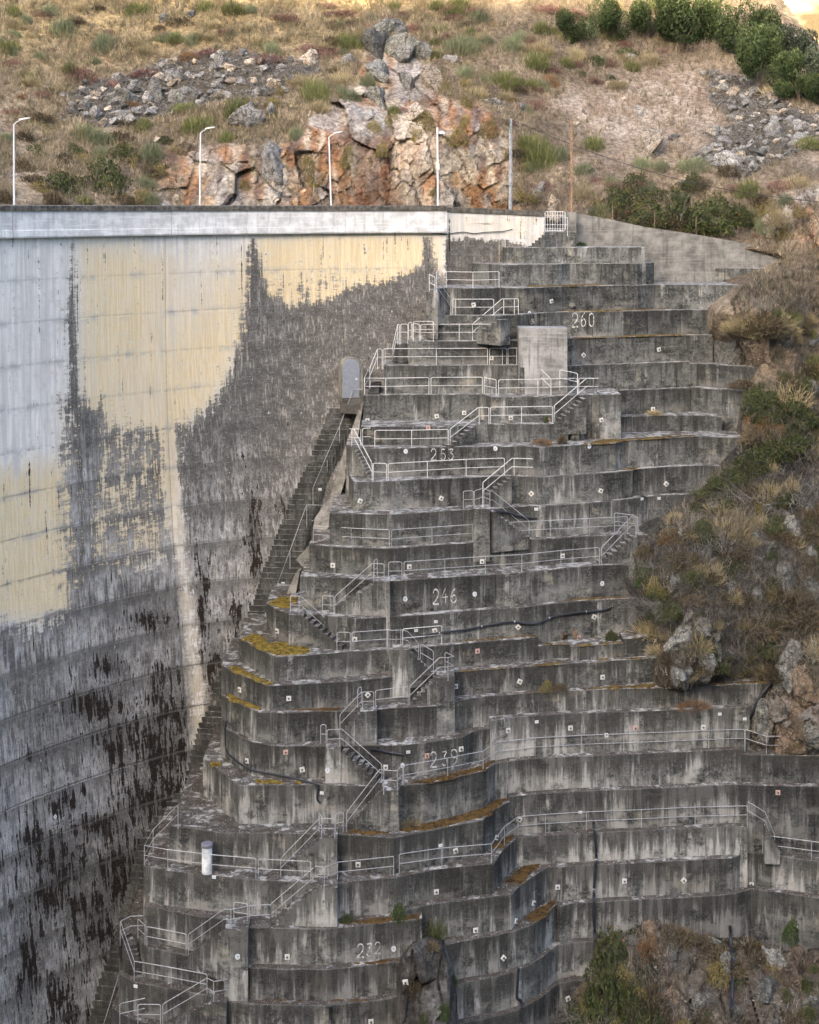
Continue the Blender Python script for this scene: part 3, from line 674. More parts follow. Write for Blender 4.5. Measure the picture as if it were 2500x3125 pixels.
ret = empty('retaining_wall', (18, 96, 40)); tag(ret, 'long grey retaining wall sloping down to the right from the gate pillar', 'retaining wall')
tops = pp('B342,106 B520,140 B800,200 B1100,244 B1350,287 B1560,327 B1690,352'); V = []
for i, (u, v) in enumerate(tops):
    t = P(u, v, 96.6); V += [(t.x, t.y, ZC-5.2), (t.x, t.y, t.z), (t.x, t.y+.45, t.z), (t.x, t.y+.45, ZC-5.2)]
for i in range(len(tops)-1):
    q = V[i*4:i*4+8]; q = [(x-(.012 if k >= 4 else 0), y, z) for k, (x, y, z) in enumerate(q)]
    obj('wall_panel', mesh_data('wall_panel', rel(ret, q), loft(q, 4), M['retain']), ret)
# ------------------------------------------------------------------ terrain: real relief, its depth set by control points (photo px u, v and metres away)
def rbf(ctrl):
    C = np.array(ctrl, dtype=float); xy = C[:, :2]/500.0; z = C[:, 2]; n = len(C)
    def k(r2): return np.where(r2 > 1e-12, .5*r2*np.log(r2+1e-12), 0)
    D = ((xy[:, None]-xy[None])**2).sum(-1); A = np.zeros((n+3, n+3)); A[:n, :n] = k(D)+np.eye(n)*.02
    A[:n, n] = 1; A[:n, n+1:] = xy; A[n, :n] = 1; A[n+1:, :n] = xy.T
    w = np.linalg.solve(A, np.concatenate([z, [0, 0, 0]]))
    def f(U, V):
        q = np.stack([U, V], 1)/500.0; r = np.zeros(len(q))
        for i in range(n): r += w[i]*k(((q-xy[i])**2).sum(1))
        return r+w[n]+q@w[n+1:]
    return f
def cells(x, z, sx, sz, seed):
    """fractured-block pattern: nearest two jittered seeds on a grid; returns id, edge distance"""
    gx = x/sx; gz = z/sz; ix = np.floor(gx); iz = np.floor(gz)
    b1 = np.full(x.shape, 1e9); b2 = np.full(x.shape, 1e9); bid = np.zeros(x.shape); bx = np.zeros(x.shape); bz = np.zeros(x.shape)
    for i in (-1,0,1):
        for j in (-1,0,1):
            cx = ix+i; cz = iz+j; k = (cx*127.1+cz*311.7+seed*17.3)
            jx = cx+.5+.9*(np.modf(np.abs(np.sin(k)*43758.5))[0]-.5); jz = cz+.5+.9*(np.modf(np.abs(np.sin(k*1.7+3)*24634.6))[0]-.5)
            d = np.hypot(gx-jx, gz-jz); n = d < b1
            b2 = np.where(n, b1, np.minimum(b2, d)); bid = np.where(n, k, bid); bx = np.where(n, gx-jx, bx); bz = np.where(n, gz-jz, bz); b1 = np.where(n, d, b1)
    h = lambda s: np.modf(np.abs(np.sin(bid*1.31+s)*9631.7))[0]
    return h, b2-b1, bx, bz
def relief(name, poly, ctrl, step, disp, color, mat, margin=36, push=.06):
    f = rbf(ctrl); us = [p[0] for p in poly]; vs_ = [p[1] for p in poly]
    ug = np.arange(min(us)-margin, max(us)+margin+step, step); vg = np.arange(min(vs_)-margin, max(vs_)+margin+step, step)
    U, V = np.meshgrid(ug, vg); U = U.ravel(); V = V.ravel()
    d = f(U, V); ins = inside(U, V, poly); ed = seg_dist(U, V, poly, True); out = np.where(ins, 0, ed)
    X0 = (U-1250)*d/F; Z0 = ZC-(V-VH)*d/F
    dd = disp(U, V, X0, d, Z0); d = d+dd+out*push
    co = np.stack([(U-1250)*d/F, d, ZC-(V-VH)*d/F], 1); keep = out < margin
    fc = grid_faces(len(ug), len(vg), True); fc = fc[keep[fc].all(1)]
    used = np.unique(fc); remap = -np.ones(len(co), dtype=int); remap[used] = np.arange(len(used))
    me = mesh_data(name, co[used], remap[fc], mat, False)
    add_col(me, 'col', color(U[used], V[used], co[used][:,0], co[used][:,1], co[used][:,2]))
    return obj(name, me)
def ground_mat():
    t = NT('hillside_soil_and_rock', .95, .1); p = t.pos(); c = t.attr('col', 'Color')
    n = t.noise(p, 3.0, 9, .7); n2 = t.noise(p, 14, 5, .7)
    k = t.mix(t.step(n, .3, .72), (.45,.43,.41), (1.5,1.5,1.5)); c = t.mix(1.0, c, k, 'MULTIPLY')
    k2 = t.mix(t.step(n2, .35, .65), (.72,.72,.72), (1.28,1.28,1.28)); c = t.mix(1.0, c, k2, 'MULTIPLY')
    return t.done(c, t.bump(t.math('ADD', n, n2), .09, 1.0))
M['ground'] = ground_mat()
def lerp3(a, b, t): t = np.clip(t, 0, 1)[:, None]; return np.asarray(a)*(1-t)+np.asarray(b)*t
CLIFF = [(440,660),(480,560),(510,470),(560,435),(640,440),(760,445),(900,430),(950,350),(1040,300),(1080,240),(1130,130),(1230,120),(1300,200),(1340,290),(1400,310),(1480,310),(1550,420),(1570,520),(1600,660)]
CLIFF2 = [(2340,620),(2400,590),(2540,560),(2540,760),(2380,760),(2330,700)]
GRAVEL = [(1700,300),(1880,240),(2120,200),(2240,220),(2330,300),(2500,430),(2540,520),(2300,520),(2100,470),(1850,480),(1700,420)]
SCREE_L = pp('T255,400 T340,350 T500,320 T660,265 T850,215 T1080,220 T1240,260 T1350,260 T1360,300 T1220,350 T1190,400 T1060,410 T890,440 T700,490 T520,540 T400,530 T290,490 T230,530 T300,430')
SCREE_R = pp('R1270,310 R1400,320 R1560,420 R1725,500 R1725,640 R1640,640 R1500,700 R1390,770 R1290,700 R1180,660 R1290,600 R1230,560 R1380,520 R1260,420')
PAL = np.array([(.40,.31,.20),(.30,.125,.045),(.12,.075,.06),(.27,.255,.24),(.37,.23,.085),(.47,.40,.29),(.34,.28,.20),(.16,.13,.115)])
def rock_cells(X, Z):
    wx = X+.5*(vfbm(X*.5, Z*.5, 1, 3)-.5)+Z*.22; wz = Z-.12*X+.5*(vfbm(X*.5, Z*.5, 5, 3)-.5)
    h1, e1, bx, bz = cells(wx, wz, 2.3, 3.1, 3.0); wx2 = X+.3*(vfbm(X*1.1, Z*1.1, 2, 3)-.5)-Z*.15
    h2, e2, bx2, bz2 = cells(wx2, wz+.2*X, .85, 1.0, 8.0)
    return h1, e1, bx, bz, h2, e2, bx2, bz2
def rock_disp(X, Z, amp=1.0):
    h1, e1, bx, bz, h2, e2, bx2, bz2 = rock_cells(X, Z)
    r = (h1(0)-.5)*.7+(h1(1)-.5)*bx*2.4+(h1(2)-.5)*bz*2.2+(h2(0)-.5)*.30+(h2(1)-.5)*bx2*.75+(h2(2)-.5)*bz2*.65
    return (r+.16*np.exp(-(e1/.03)**2)+.20*(vfbm(X*2.2, Z*2.2, 0, 4)-.5))*amp
def rock_col(U, V, X, Z, warm=1.0):
    h1, e1, bx, bz, h2, e2, bx2, bz2 = rock_cells(X, Z); n0 = vfbm(X*.45, Z*.3, 13, 4); n1 = vfbm(X*.8, Z*.45, 3, 5); n2 = vfbm(X*1.9, Z*.7, 9, 5)
    c = lerp3((.16,.145,.13), (.33,.29,.235), (n0-.3)*2.4); pc = PAL[(h2(5)*7.99).astype(int)]; c = c*.60+pc*.40
    k = np.clip((n1-.49)*9, 0, 1)[:, None]*.72; c = c*(1-k)+np.array((.28,.135,.055))*k
    k = np.clip((n2-.53)*9, 0, 1)[:, None]*.6; c = c*(1-k)+np.array((.46,.41,.32))*k
    k = np.clip((.42-n2)*9, 0, 1)[:, None]*.65; c = c*(1-k)+np.array((.12,.085,.075))*k
    k = np.clip((vfbm(X*.35, Z*.35, 31, 3)-.54)*9, 0, 1)[:, None]*.7; c = c*(1-k)+np.array((.30,.295,.28))*k
    c = c*(.8+.4*h2(7))[:, None]
    return c*(1-.5*np.exp(-(e1/.035)**2)[:, None])*(1-.25*np.exp(-(e2/.04)**2)[:, None])
def hill_disp(U, V, X, Y, Z):
    lump = 1.3*(vfbm(X*.22, Z*.3, Y*.1, 4)-.5)+.35*(vfbm(X*1.1, Z*1.3, 2, 3)-.5)
    cl = np.maximum(softpoly(U, V, CLIFF, 26), softpoly(U, V, CLIFF2, 20)); r3 = softpoly(U, V, LOWROCK, 30)*.8
    sc = np.maximum(softpoly(U, V, SCREE_L, 20), softpoly(U, V, SCREE_R, 20))
    return lump*(1-cl)+cl*rock_disp(X, Z, .75)+r3*rock_disp(X+40, Z, 1.1)+sc*.35*(vfbm(X*2.5, Z*2.5, 4, 3)-.5)
LOWROCK = [(2300,2110),(2400,2080),(2560,2060),(2560,2310),(2280,2300),(2275,2200)]
LOWROCK = pp('P610,1100 P760,1060 P980,1050 P1100,1060 M1100,495 M720,490 M740,330')
def hill_col(U, V, X, Y, Z):
    n = vfbm(X*.35, Z*.5, 1, 4); n2 = vfbm(X*1.2, Z*1.2, 7, 4)
    c = lerp3((.15,.12,.09), (.29,.235,.165), (n-.32)*3.0)
    c = np.where((n2 > .55)[:, None], c*.6+np.array((.12,.085,.065))*.4, c)
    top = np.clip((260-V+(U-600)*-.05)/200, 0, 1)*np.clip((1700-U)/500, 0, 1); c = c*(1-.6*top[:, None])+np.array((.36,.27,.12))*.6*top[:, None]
    g = softpoly(U, V, GRAVEL, 60); gc = lerp3((.22,.17,.13), (.34,.29,.24), (n2-.3)*2.5); c = c*(1-g[:, None])+gc*g[:, None]
    sc = np.maximum(softpoly(U, V, SCREE_L, 16), softpoly(U, V, SCREE_R, 16))[:, None]; c = c*(1-sc)+np.array((.085,.078,.068))*sc
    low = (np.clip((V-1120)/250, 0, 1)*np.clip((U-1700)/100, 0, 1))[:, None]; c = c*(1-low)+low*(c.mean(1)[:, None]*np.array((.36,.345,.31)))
    ug = np.clip((vfbm(X*.16+9, Z*.24, 2, 4)-.50)*8, 0, 1)[:, None]*.55; c = c*(1-ug)+np.array((.085,.07,.048))*ug
    cl = np.maximum(softpoly(U, V, CLIFF, 22), softpoly(U, V, CLIFF2, 20))[:, None]; rc = rock_col(U, V, X, Z)
    dk = (softpoly(U, V, [(1085,420),(1190,400),(1200,640),(1090,640)], 14)*.6)[:, None]; rc = rc*(1-dk)+np.array((.11,.055,.04))*dk
    lt = (softpoly(U, V, [(1190,330),(1330,330),(1310,520),(1260,640),(1195,600)], 14)*.5)[:, None]; rc = rc*(1-lt)+np.array((.44,.38,.30))*lt
    c = c*(1-cl)+rc*cl
    r3 = softpoly(U, V, LOWROCK, 24)[:, None]; c = c*(1-r3)+rock_col(U, V, X+40, Z)*.75*r3
    return np.clip(c, .01, .8)
ENDS = [('3',2262,870),('4',2196,944),('5',2178,1015),('6c',2330,1118),('7c',2272,1200),('9',2275,1340),('9',2225,1360),('10',2195,1425),('11',2125,1515),('12',1968,1632),('13',1925,1726),('14',1928,1830),('15c',2045,1950),('16',2010,2012),('17',2360,2084),('18b',2290,2152)]
ctrl = []
for n, u, v in ENDS:
    d = edge_d(n, u); ctrl += [(u-70, v, d+2.6), (u+4, v, d-.35), (u+90, v, d-1.6)]
ctrl += [(1968,1740,edge_d('13',1920)-.5),(1968,1700,83.2),(1980,1880,80.5),(2060,1990,78.0),(2080,2060,77.8),(2330,2180,79.6),(2278,2280,79.5),(2310,2300,79.9),(2500,2300,79.6)]
ctrl += [(-150,640,86),(0,640,88),(500,640,95),(1000,640,100.6),(1360,640,102),(1600,640,101.5),(1760,655,98.5),(2000,690,97.6),(2200,725,97.4),(2380,768,96.8),
 (-150,0,114),(0,0,116),(600,0,119),(1250,0,122),(1800,0,124),(2250,0,127),(-150,-80,118),(2000,-80,130),(1000,-80,126),
 (0,350,101),(500,350,106),(800,440,101.6),(1050,400,103.4),(1300,360,105),(1500,380,104.5),(1700,450,105),(2000,450,106),(1250,200,113),(1800,230,115),(2200,300,112),(2500,450,103),(2200,540,101),(2450,620,97),
 (2480,760,95),(2480,900,93.5),(2420,1100,90.5),(2480,1300,87.5),(2450,1500,85),(2450,1700,82),(2450,1900,79.8),(2450,2060,78.4),(2200,1700,82),(2200,1900,79.4),(2150,2000,78.4),(2200,1550,84.5),(2520,2200,78.6),
 (1400,820,102),(1700,1100,104),(1500,1500,100),(1900,1900,94),(1700,800,104),(2050,1250,100)]
HILL = [(-130,655),(-130,-70),(2300,-70),(2355,20),(2420,110),(2500,190),(2580,230),(2580,2330),(2262,2315),(2262,2150),(2350,2095),(1992,2100),(1992,2015),(2010,1950),(1912,1945),(1905,1830),(1905,1740),(1940,1640),(1960,1600),(2070,1560),(2110,1500),(2150,1470),(2195,1420),(2270,1350),(2262,1210),(2310,1130),(2250,1100),(2165,1020),(2180,950),(2240,880),(2370,840),(2400,790),(2380,775),(2000,712),(1760,660),(1640,660)]
def keepd(U, V, X, Y, Z): return hill_disp(U, V, X, Y, Z)
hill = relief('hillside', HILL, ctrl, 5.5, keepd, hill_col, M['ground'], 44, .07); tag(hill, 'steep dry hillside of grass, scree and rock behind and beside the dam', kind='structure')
# rock knoll between the lower terraces
c2 = [(1230,2900,70.6),(1300,2850,72.1),(1370,2880,71.6),(1230,3140,68.3),(1370,3140,68.4),(1300,3000,69.6),(1215,2990,70.0),(1400,3000,70.4),(1200,3140,68.6),(1300,3140,67.6)]
K1 = [(1232,2925),(1262,2885),(1300,2864),(1348,2872),(1366,2950),(1372,3050),(1378,3180),(1236,3180),(1228,3050),(1222,2990)]
def k_col(U, V, X, Y, Z):
    c = rock_col(U, V, X+13, Z+7).mean(1)[:, None]*np.array((.22,.20,.175))+np.array((.02,.018,.015)); n = vfbm(X*1.5, Z*1.5, 3, 4)
    return np.where((n > .56)[:, None], np.array((.11,.105,.095)), c)
o = relief('rock_outcrop', K1, c2, 4.0, lambda U, V, X, Y, Z: rock_disp(X*1.5, Z*.9, .7), k_col, M['ground'], 26, .10)
tag(o, 'dark cracked rock knoll standing between the lower terraces right of the painted 232', 'rock outcrop')
LOWER = [(1775,3190),(1800,2980),(1812,2900),(1850,2830),(1900,2795),(1958,2785),(2040,2820),(2090,2850),(2150,2858),(2280,2868),(2340,2905),(2420,2912),(2580,2890),(2580,3190)]
c3 = [(1800,2900,76.6),(1850,2830,77.0),(1958,2785,77.5),(2060,2830,77.2),(2150,2858,77.0),(2290,2870,76.8),(2420,2912,76.2),(2560,2890,76.0),(1780,3140,72.2),(1950,3000,74.6),(2200,3000,74.9),(2500,3030,74.2),(2000,3140,72.8),(2300,3140,72.4),(2560,3140,72.0),(1720,3000,76)]
def l_disp(U, V, X, Y, Z): return rock_disp(X+20, Z*.9, .9)*np.clip(.35+vfbm(X*.3, Z*.3, 2, 3)*1.1, 0, 1)
def l_col(U, V, X, Y, Z):
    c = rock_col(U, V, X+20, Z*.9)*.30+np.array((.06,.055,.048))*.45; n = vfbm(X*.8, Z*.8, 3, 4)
    return np.where((n > .57)[:, None], np.array((.05,.045,.028)), c)
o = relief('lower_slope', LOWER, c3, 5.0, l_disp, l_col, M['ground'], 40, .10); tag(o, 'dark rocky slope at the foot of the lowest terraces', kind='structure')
# far sunlit hill beyond the ridge, seen in the top right corner
def far_col(U, V, X, Y, Z): return lerp3((.12,.095,.05), (.46,.39,.25), (vfbm(X*.12, Z*.16, 0, 4)-.3)*2.5)
fc_ = [(2150,-150,560),(2700,-150,600),(2150,700,360),(2700,700,360),(2400,300,420)]
o = relief('distant_hillside', [(2150,-150),(2750,-150),(2750,700),(2150,700)], fc_, 12, lambda U, V, X, Y, Z: 14*(vfbm(X*.03, Z*.04, 0, 4)-.5), far_col, M['ground'], 20, .0)
tag(o, 'far golden hillside lit by the low sun', kind='structure')
# unseen opposite ridge behind the camera, added and raised to shade all but the highest ground
RIDGE = 65.2+418*math.tan(SUN_EL)/math.cos(math.radians(22))
nx_, ny_ = 90, 16; rv = []
for j in range(ny_):
    f = j/(ny_-2)
    for i in range(nx_):
        x = -900+1800*i/(nx_-1); y = -35-265*f; n = fbm(x*.018, y*.018, 0, 3)
        z = (-30+(RIDGE+30)*f**.85 if f <= 1 else RIDGE-40)+n*(5 if f < .99 else 2.2)
        rv.append((x, y+n*6, z))
o = obj('unseen_shade_ridge', mesh_data('unseen_shade_ridge', rv, grid_faces(nx_, ny_, False), flat_mat('shade_ridge_slope', (.17,.14,.09), .95, 0, .4, .15))); tag(o, 'unseen opposite ridge added to keep the sun off the valley', kind='structure')
# valley floor
o = obj('valley_ground', mesh_data('valley_ground', [(-900,-35,-30),(900,-35,-30),(900,140,-30),(-900,140,-30)], [(0,1,2,3)], flat_mat('valley_bed', (.12,.11,.08), .95, 0, .4, .3))); tag(o, kind='structure')
# ------------------------------------------------------------------ rays against what is built so far
bpy.context.view_layer.update(); DG = bpy.context.evaluated_depsgraph_get()
EYE = Vector((0, 0, ZC))
def hit(u, v, only=None):
    d = (P(u, v, 100)-EYE).normalized(); o = EYE.copy()
    for _ in range(6):
        ok, loc, nrm, idx, ob, mt = scene.ray_cast(DG, o, d)
        if not ok: return None
        if only is None or ob.name.split('.')[0] in only: return loc, nrm, ob
        o = loc+d*.02
    return None
GROUND = ('hillside', 'rock_outcrop', 'lower_slope')
def ghit(u, v):
    h = hit(u, v)
    return h if h and h[2].name.split('.')[0] in GROUND else None
LM = [('first lamp post from the left',42,500),('second lamp post from the left',610,520),('third lamp post from the left',1010,530),('slender camera pole',1337,510),('tall grey utility pole',1558,500),('rusty iron post',1745,500),
('white barred gate',1700,680),('left scree heap',560,290),('right scree heap',2250,430),('split pale boulder',1985,470),('lichened crag',1190,200),('grey slab in the cutting',835,530),('green trees',2150,150),('gravelly slope',1950,330),
('square-cut outcrop beside the 260 wall',2330,1080),('long hedge of brambles',2330,1450),('right ends of the upper terraces',2100,1400),('right ends of the middle terraces',1960,1800),('yellow-leaved shrub',2270,2010),('big lichened rock at the far right',2440,2030),
('black hose on the far right rock',2330,2150),('right ends of the lower terraces',2280,2250),('vertical black pipe on the lower wall',1810,2700),('short standing black pipe',2230,2900),('painted 232',1125,2897),('left edge of the picture',20,200),('fence above the retaining wall',2050,650)]
USED = {}
def where(u, v):
    L = sorted(LM, key=lambda l: (l[1]-u)**2+((l[2]-v)*1.1)**2)
    out = []
    for nme, a, b in L[:9]:
        dx, dy = u-a, v-b; r = math.hypot(dx, dy)
        w = 'left' if dx < 0 else 'right'; h = 'above' if dy < 0 else 'below'
        if abs(dx) > 2.2*abs(dy): s = w+' of'
        elif abs(dy) > 2.2*abs(dx): s = ('straight ' if r < 150 else 'well ')+h
        else: s = h+' and '+w+' of'
        q = 'just ' if r < 70 else ('' if r < 260 else 'some way ')
        out.append((q+s if not s.startswith(('well', 'straight')) else s)+' the '+nme)
    return out
def label(what, u, v):
    for w in where(u, v):
        l = what+' '+w
        if len(l.split()) <= 16 and l not in USED: USED[l] = 1; return l
    for adj in ('next', 'further', 'outer', 'second', 'third', 'half-hidden', 'fourth', 'fifth'):
        for w in where(u, v):
            l = adj+' '+what+' '+w
            if len(l.split()) <= 16 and l not in USED: USED[l] = 1; return l
    return what
# ------------------------------------------------------------------ rocks
def rock_mat(name, a, b, lich=.35, tint=(.36,.38,.27)):
    t = NT(name, .92, .15); p = t.new('ShaderNodeTexCoord').outputs['Object']; w = t.pos()
    rnd = t.new('ShaderNodeObjectInfo').outputs['Random']
    n = t.noise(w, 2.2, 8, .7); c = t.mix(t.step(n, .34, .66), a, b)
    c = t.mix(t.math('MULTIPLY', t.step(t.noise(w, 5, 6, .7), .55, .63), lich), c, tint)
    c = t.mix(t.math('MULTIPLY', t.step(t.noise(w, 1.1, 6, .7), .54, .66), .55), c, (.055,.05,.045))
    ck = t.vor(t.new('ShaderNodeVectorMath', {0: w, 1: t.new('ShaderNodeTexNoise', {'Vector': w, 'Scale': 1.5, 'Detail': 4}).outputs['Color']}, operation='ADD').outputs[0], 1.6, 'DISTANCE_TO_EDGE')
    c = t.mix(t.math('MULTIPLY', t.step(ck, .05, .008), .8), c, (.02,.018,.015))
    c = t.mix(t.math('MULTIPLY', t.step(t.noise(w, 9, 7, .75), .54, .40), .6), c, (.04,.037,.032))
    k = t.math('ADD', .62, t.math('MULTIPLY', rnd, .75))
    c = t.mix(1.0, c, t.new('ShaderNodeCombineColor', {0: k, 1: k, 2: k}).outputs[0], 'MULTIPLY')
    return t.done(c, t.bump(t.math('ADD', n, t.noise(w, 18, 4, .7)), .05, .9))
M['scree'] = rock_mat('grey_scree_stone', (.15,.145,.137), (.33,.32,.30), .25)
M['tanrock'] = rock_mat('tan_broken_stone', (.30,.23,.16), (.50,.45,.37), .1)
M['lichen'] = rock_mat('lichened_granite', (.085,.085,.077), (.235,.23,.21), .8, (.29,.32,.225))
M['brownrock'] = rock_mat('brown_fractured_rock', (.08,.062,.048), (.20,.145,.10), .45)
def hull_rock(seed, n=16, flat=.7, detail=0, lump=.0):
    r = random.Random(seed); bm = bmesh.new()
    for _ in range(n):
        v = Vector((r.gauss(0,1), r.gauss(0,1), r.gauss(0,1))).normalized()*r.uniform(.8, 1.0); bm.verts.new((v.x, v.y*.85, v.z*flat))
    res = bmesh.ops.convex_hull(bm, input=bm.verts)
    bmesh.ops.delete(bm, geom=[v for v in bm.verts if not v.link_faces], context='VERTS')
    if detail:
        bmesh.ops.subdivide_edges(bm, edges=bm.edges[:], cuts=detail, use_grid_fill=True)
        for v in bm.verts:
            k = fbm(v.co.x*1.7, v.co.y*1.7, v.co.z*1.7, 4, seed); ridge = abs(fbm(v.co.x*3.1, v.co.y*3.1, v.co.z*1.2, 3, seed+9))
            v.co *= 1+lump*k-lump*.5*ridge
    me = bpy.data.meshes.new('rock'); bm.to_mesh(me); bm.free(); return me
ROCKS = [hull_rock(i, 13+i % 6, .62+.05*(i % 5)) for i in range(12)]
BIG = [hull_rock(50+i, 14, .95, 5, .30) for i in range(6)]
def with_mat(me, mat):
    m = me.copy(); m.materials.clear(); m.materials.append(mat); return m
RK = {k: [with_mat(m, M[k]) for m in ROCKS] for k in ('scree', 'tanrock', 'lichen', 'brownrock')}
BK = {k: [with_mat(m, M[k]) for m in BIG] for k in ('scree', 'tanrock', 'lichen', 'brownrock')}
def put(me, name, u, v, wpx, asp, what, cat, sink=.25, rz=None, group=None, lab=None, depth=.8, tilt=.35):
    h = ghit(u, v)
    if not h: return None
    p, n, _ = h; s = wpx*.5*1.3*p.y/F; o = obj(name, me); o.location = p+Vector((0, s*depth*.35, 0))-Vector((0,0,0))
    o.scale = (s, s*depth, s*asp/.75); o.rotation_euler = (random.uniform(-tilt, tilt), random.uniform(-tilt, tilt), random.uniform(0, 6.3) if rz is None else rz)
    o.location.z += s*asp*(.4-sink)
    tag(o, lab or label(what, u, v), cat, group); return o
big_rocks = [  # photo u, v, width px, height/width, material
(1190,105,95,.55,'lichen'),(1150,165,110,.75,'lichen'),(1215,170,90,.9,'lichen'),(1145,235,100,.55,'lichen'),(1282,178,56,1.0,'lichen'),(1242,270,60,1.1,'scree'),(1322,268,62,1.6,'tanrock'),(1150,315,110,.6,'lichen'),(1377,190,46,.85,'scree'),(945,190,70,.7,'tanrock'),(1270,360,80,.6,'tanrock'),
(1065,190,40,.7,'scree'),(500,60,45,.6,'lichen'),(585,48,44,.5,'scree'),(255,276,42,.6,'tanrock'),(465,300,55,1.2,'scree'),(375,315,85,.7,'lichen'),(535,308,60,.8,'lichen'),(600,298,46,.8,'scree'),(530,195,45,.6,'tanrock'),(700,208,45,.6,'tanrock'),(825,350,32,1.6,'scree'),(745,385,90,.9,'scree'),(480,430,30,.7,'tanrock'),
(835,530,80,1.6,'scree'),(565,475,66,.8,'brownrock'),(140,430,26,.8,'lichen'),(48,537,26,.5,'tanrock'),(145,270,40,.5,'scree'),
(1985,470,130,.78,'tanrock'),(2225,505,80,.7,'scree'),(2270,540,62,.6,'scree'),(2330,470,60,.6,'lichen'),(2360,400,60,.7,'scree'),(1950,350,36,1.4,'scree'),(2058,425,34,.8,'scree'),(1597,340,30,2.0,'scree'),(1510,322,56,.5,'scree'),(1925,182,40,.8,'scree'),(1690,645,40,1.5,'tanrock'),(1650,590,34,1.6,'scree'),(1905,305,24,.6,'tanrock'),(1760,380,26,.8,'tanrock'),(2150,230,30,.8,'scree'),(1765,360,30,.5,'tanrock'),
(2345,700,60,.9,'tanrock'),(2180,700,40,1.0,'tanrock'),(2420,690,70,1.2,'tanrock'),
(2235,1065,120,1.15,'lichen'),(2330,1090,130,1.25,'brownrock'),(2405,1095,90,1.4,'brownrock'),(2390,1040,60,.8,'tanrock'),(2480,1050,60,.7,'lichen'),(2485,1190,50,2.2,'lichen'),(2290,1240,50,1.3,'tanrock'),(2440,1230,50,1.0,'scree'),
(2343,1550,46,1.3,'lichen'),(2420,1640,90,1.5,'lichen'),(2400,1590,40,2.0,'lichen'),(2090,1640,60,.8,'lichen'),(2220,1705,32,2.0,'scree'),(2405,1765,82,1.1,'lichen'),(2240,1790,56,1.3,'lichen'),(2480,1810,66,1.5,'lichen'),(2325,1720,34,1.6,'scree'),
(2130,1830,40,1.8,'lichen'),(2010,1850,50,1.0,'scree'),(1945,1860,56,2.4,'brownrock'),(2135,1905,60,1.0,'lichen'),(2180,1920,46,1.4,'lichen'),(2075,1970,90,1.5,'lichen'),(2140,2020,100,.8,'lichen'),(2190,1985,50,1.3,'scree'),(2085,2055,100,.5,'scree'),(2300,1905,40,.7,'lichen'),
(2425,2030,100,1.2,'lichen'),(2390,2110,60,1.0,'lichen'),(2460,2080,90,1.0,'brownrock'),(2330,2190,90,1.4,'scree'),(2420,2200,110,1.3,'brownrock'),(2480,2230,70,1.4,'lichen'),(2480,1990,60,.9,'scree'),(2355,1950,50,.8,'brownrock'),
(1990,2850,90,.8,'brownrock'),(2075,2900,26,2.2,'scree'),(2010,2960,120,1.0,'brownrock'),(1950,2880,60,.8,'scree'),(2230,2960,90,1.2,'scree'),(2370,2960,80,1.2,'tanrock'),(2420,3010,80,1.5,'brownrock'),(2340,3040,90,1.0,'scree'),(2440,2930,70,1.0,'brownrock'),(2140,3060,80,1.3,'tanrock'),(2250,3100,50,1.8,'tanrock'),(2060,3060,70,1.0,'brownrock'),(2480,3080,60,1.2,'scree'),(2180,2880,40,.8,'scree'),
(2180,1560,50,.9,'lichen'),(2290,1640,60,1.0,'lichen'),(2360,1680,46,1.1,'lichen'),(2160,1700,50,1.0,'lichen'),(2470,1560,56,1.1,'lichen'),(2310,1820,60,1.0,'lichen'),(2060,1780,46,1.1,'lichen'),(2440,1880,60,1.0,'lichen'),(2200,1850,44,1.1,'lichen'),(2350,1860,50,1.0,'lichen'),(2100,1880,48,1.0,'lichen'),(2480,1700,60,1.1,'lichen'),(2250,1930,40,1.0,'lichen')]
WORD = {'lichen':'grey rock spotted with pale green lichen','scree':'grey angular rock','tanrock':'pale tan broken rock','brownrock':'rust-brown fractured rock'}
for i, (u, v, w, a, m) in enumerate(big_rocks):
    if v > 1000: a = min(a, 1.15); m = 'brownrock' if m == 'brownrock' else 'lichen'
    if v < 260 and 1050 < u < 1300: w *= 1.25
    size = 'large ' if w > 75 else ('small ' if w < 42 else '')
    put(BK[m][i % 6] if w > 38 else RK[m][i % 12], 'boulder', u, v, w*1.12, a, size+WORD[m], 'rock', .62 if v > 1000 else .25, tilt=.3)
def sample_poly(poly, n, rnd):
    us = [p[0] for p in poly]; vs2 = [p[1] for p in poly]; out = []
    while len(out) < n:
        u = rnd.uniform(min(us), max(us)); v = rnd.uniform(min(vs2), max(vs2))
        if inside(np.array([u]), np.array([v]), poly)[0]: out.append((u, v))
    return out
rnd = random.Random(5)
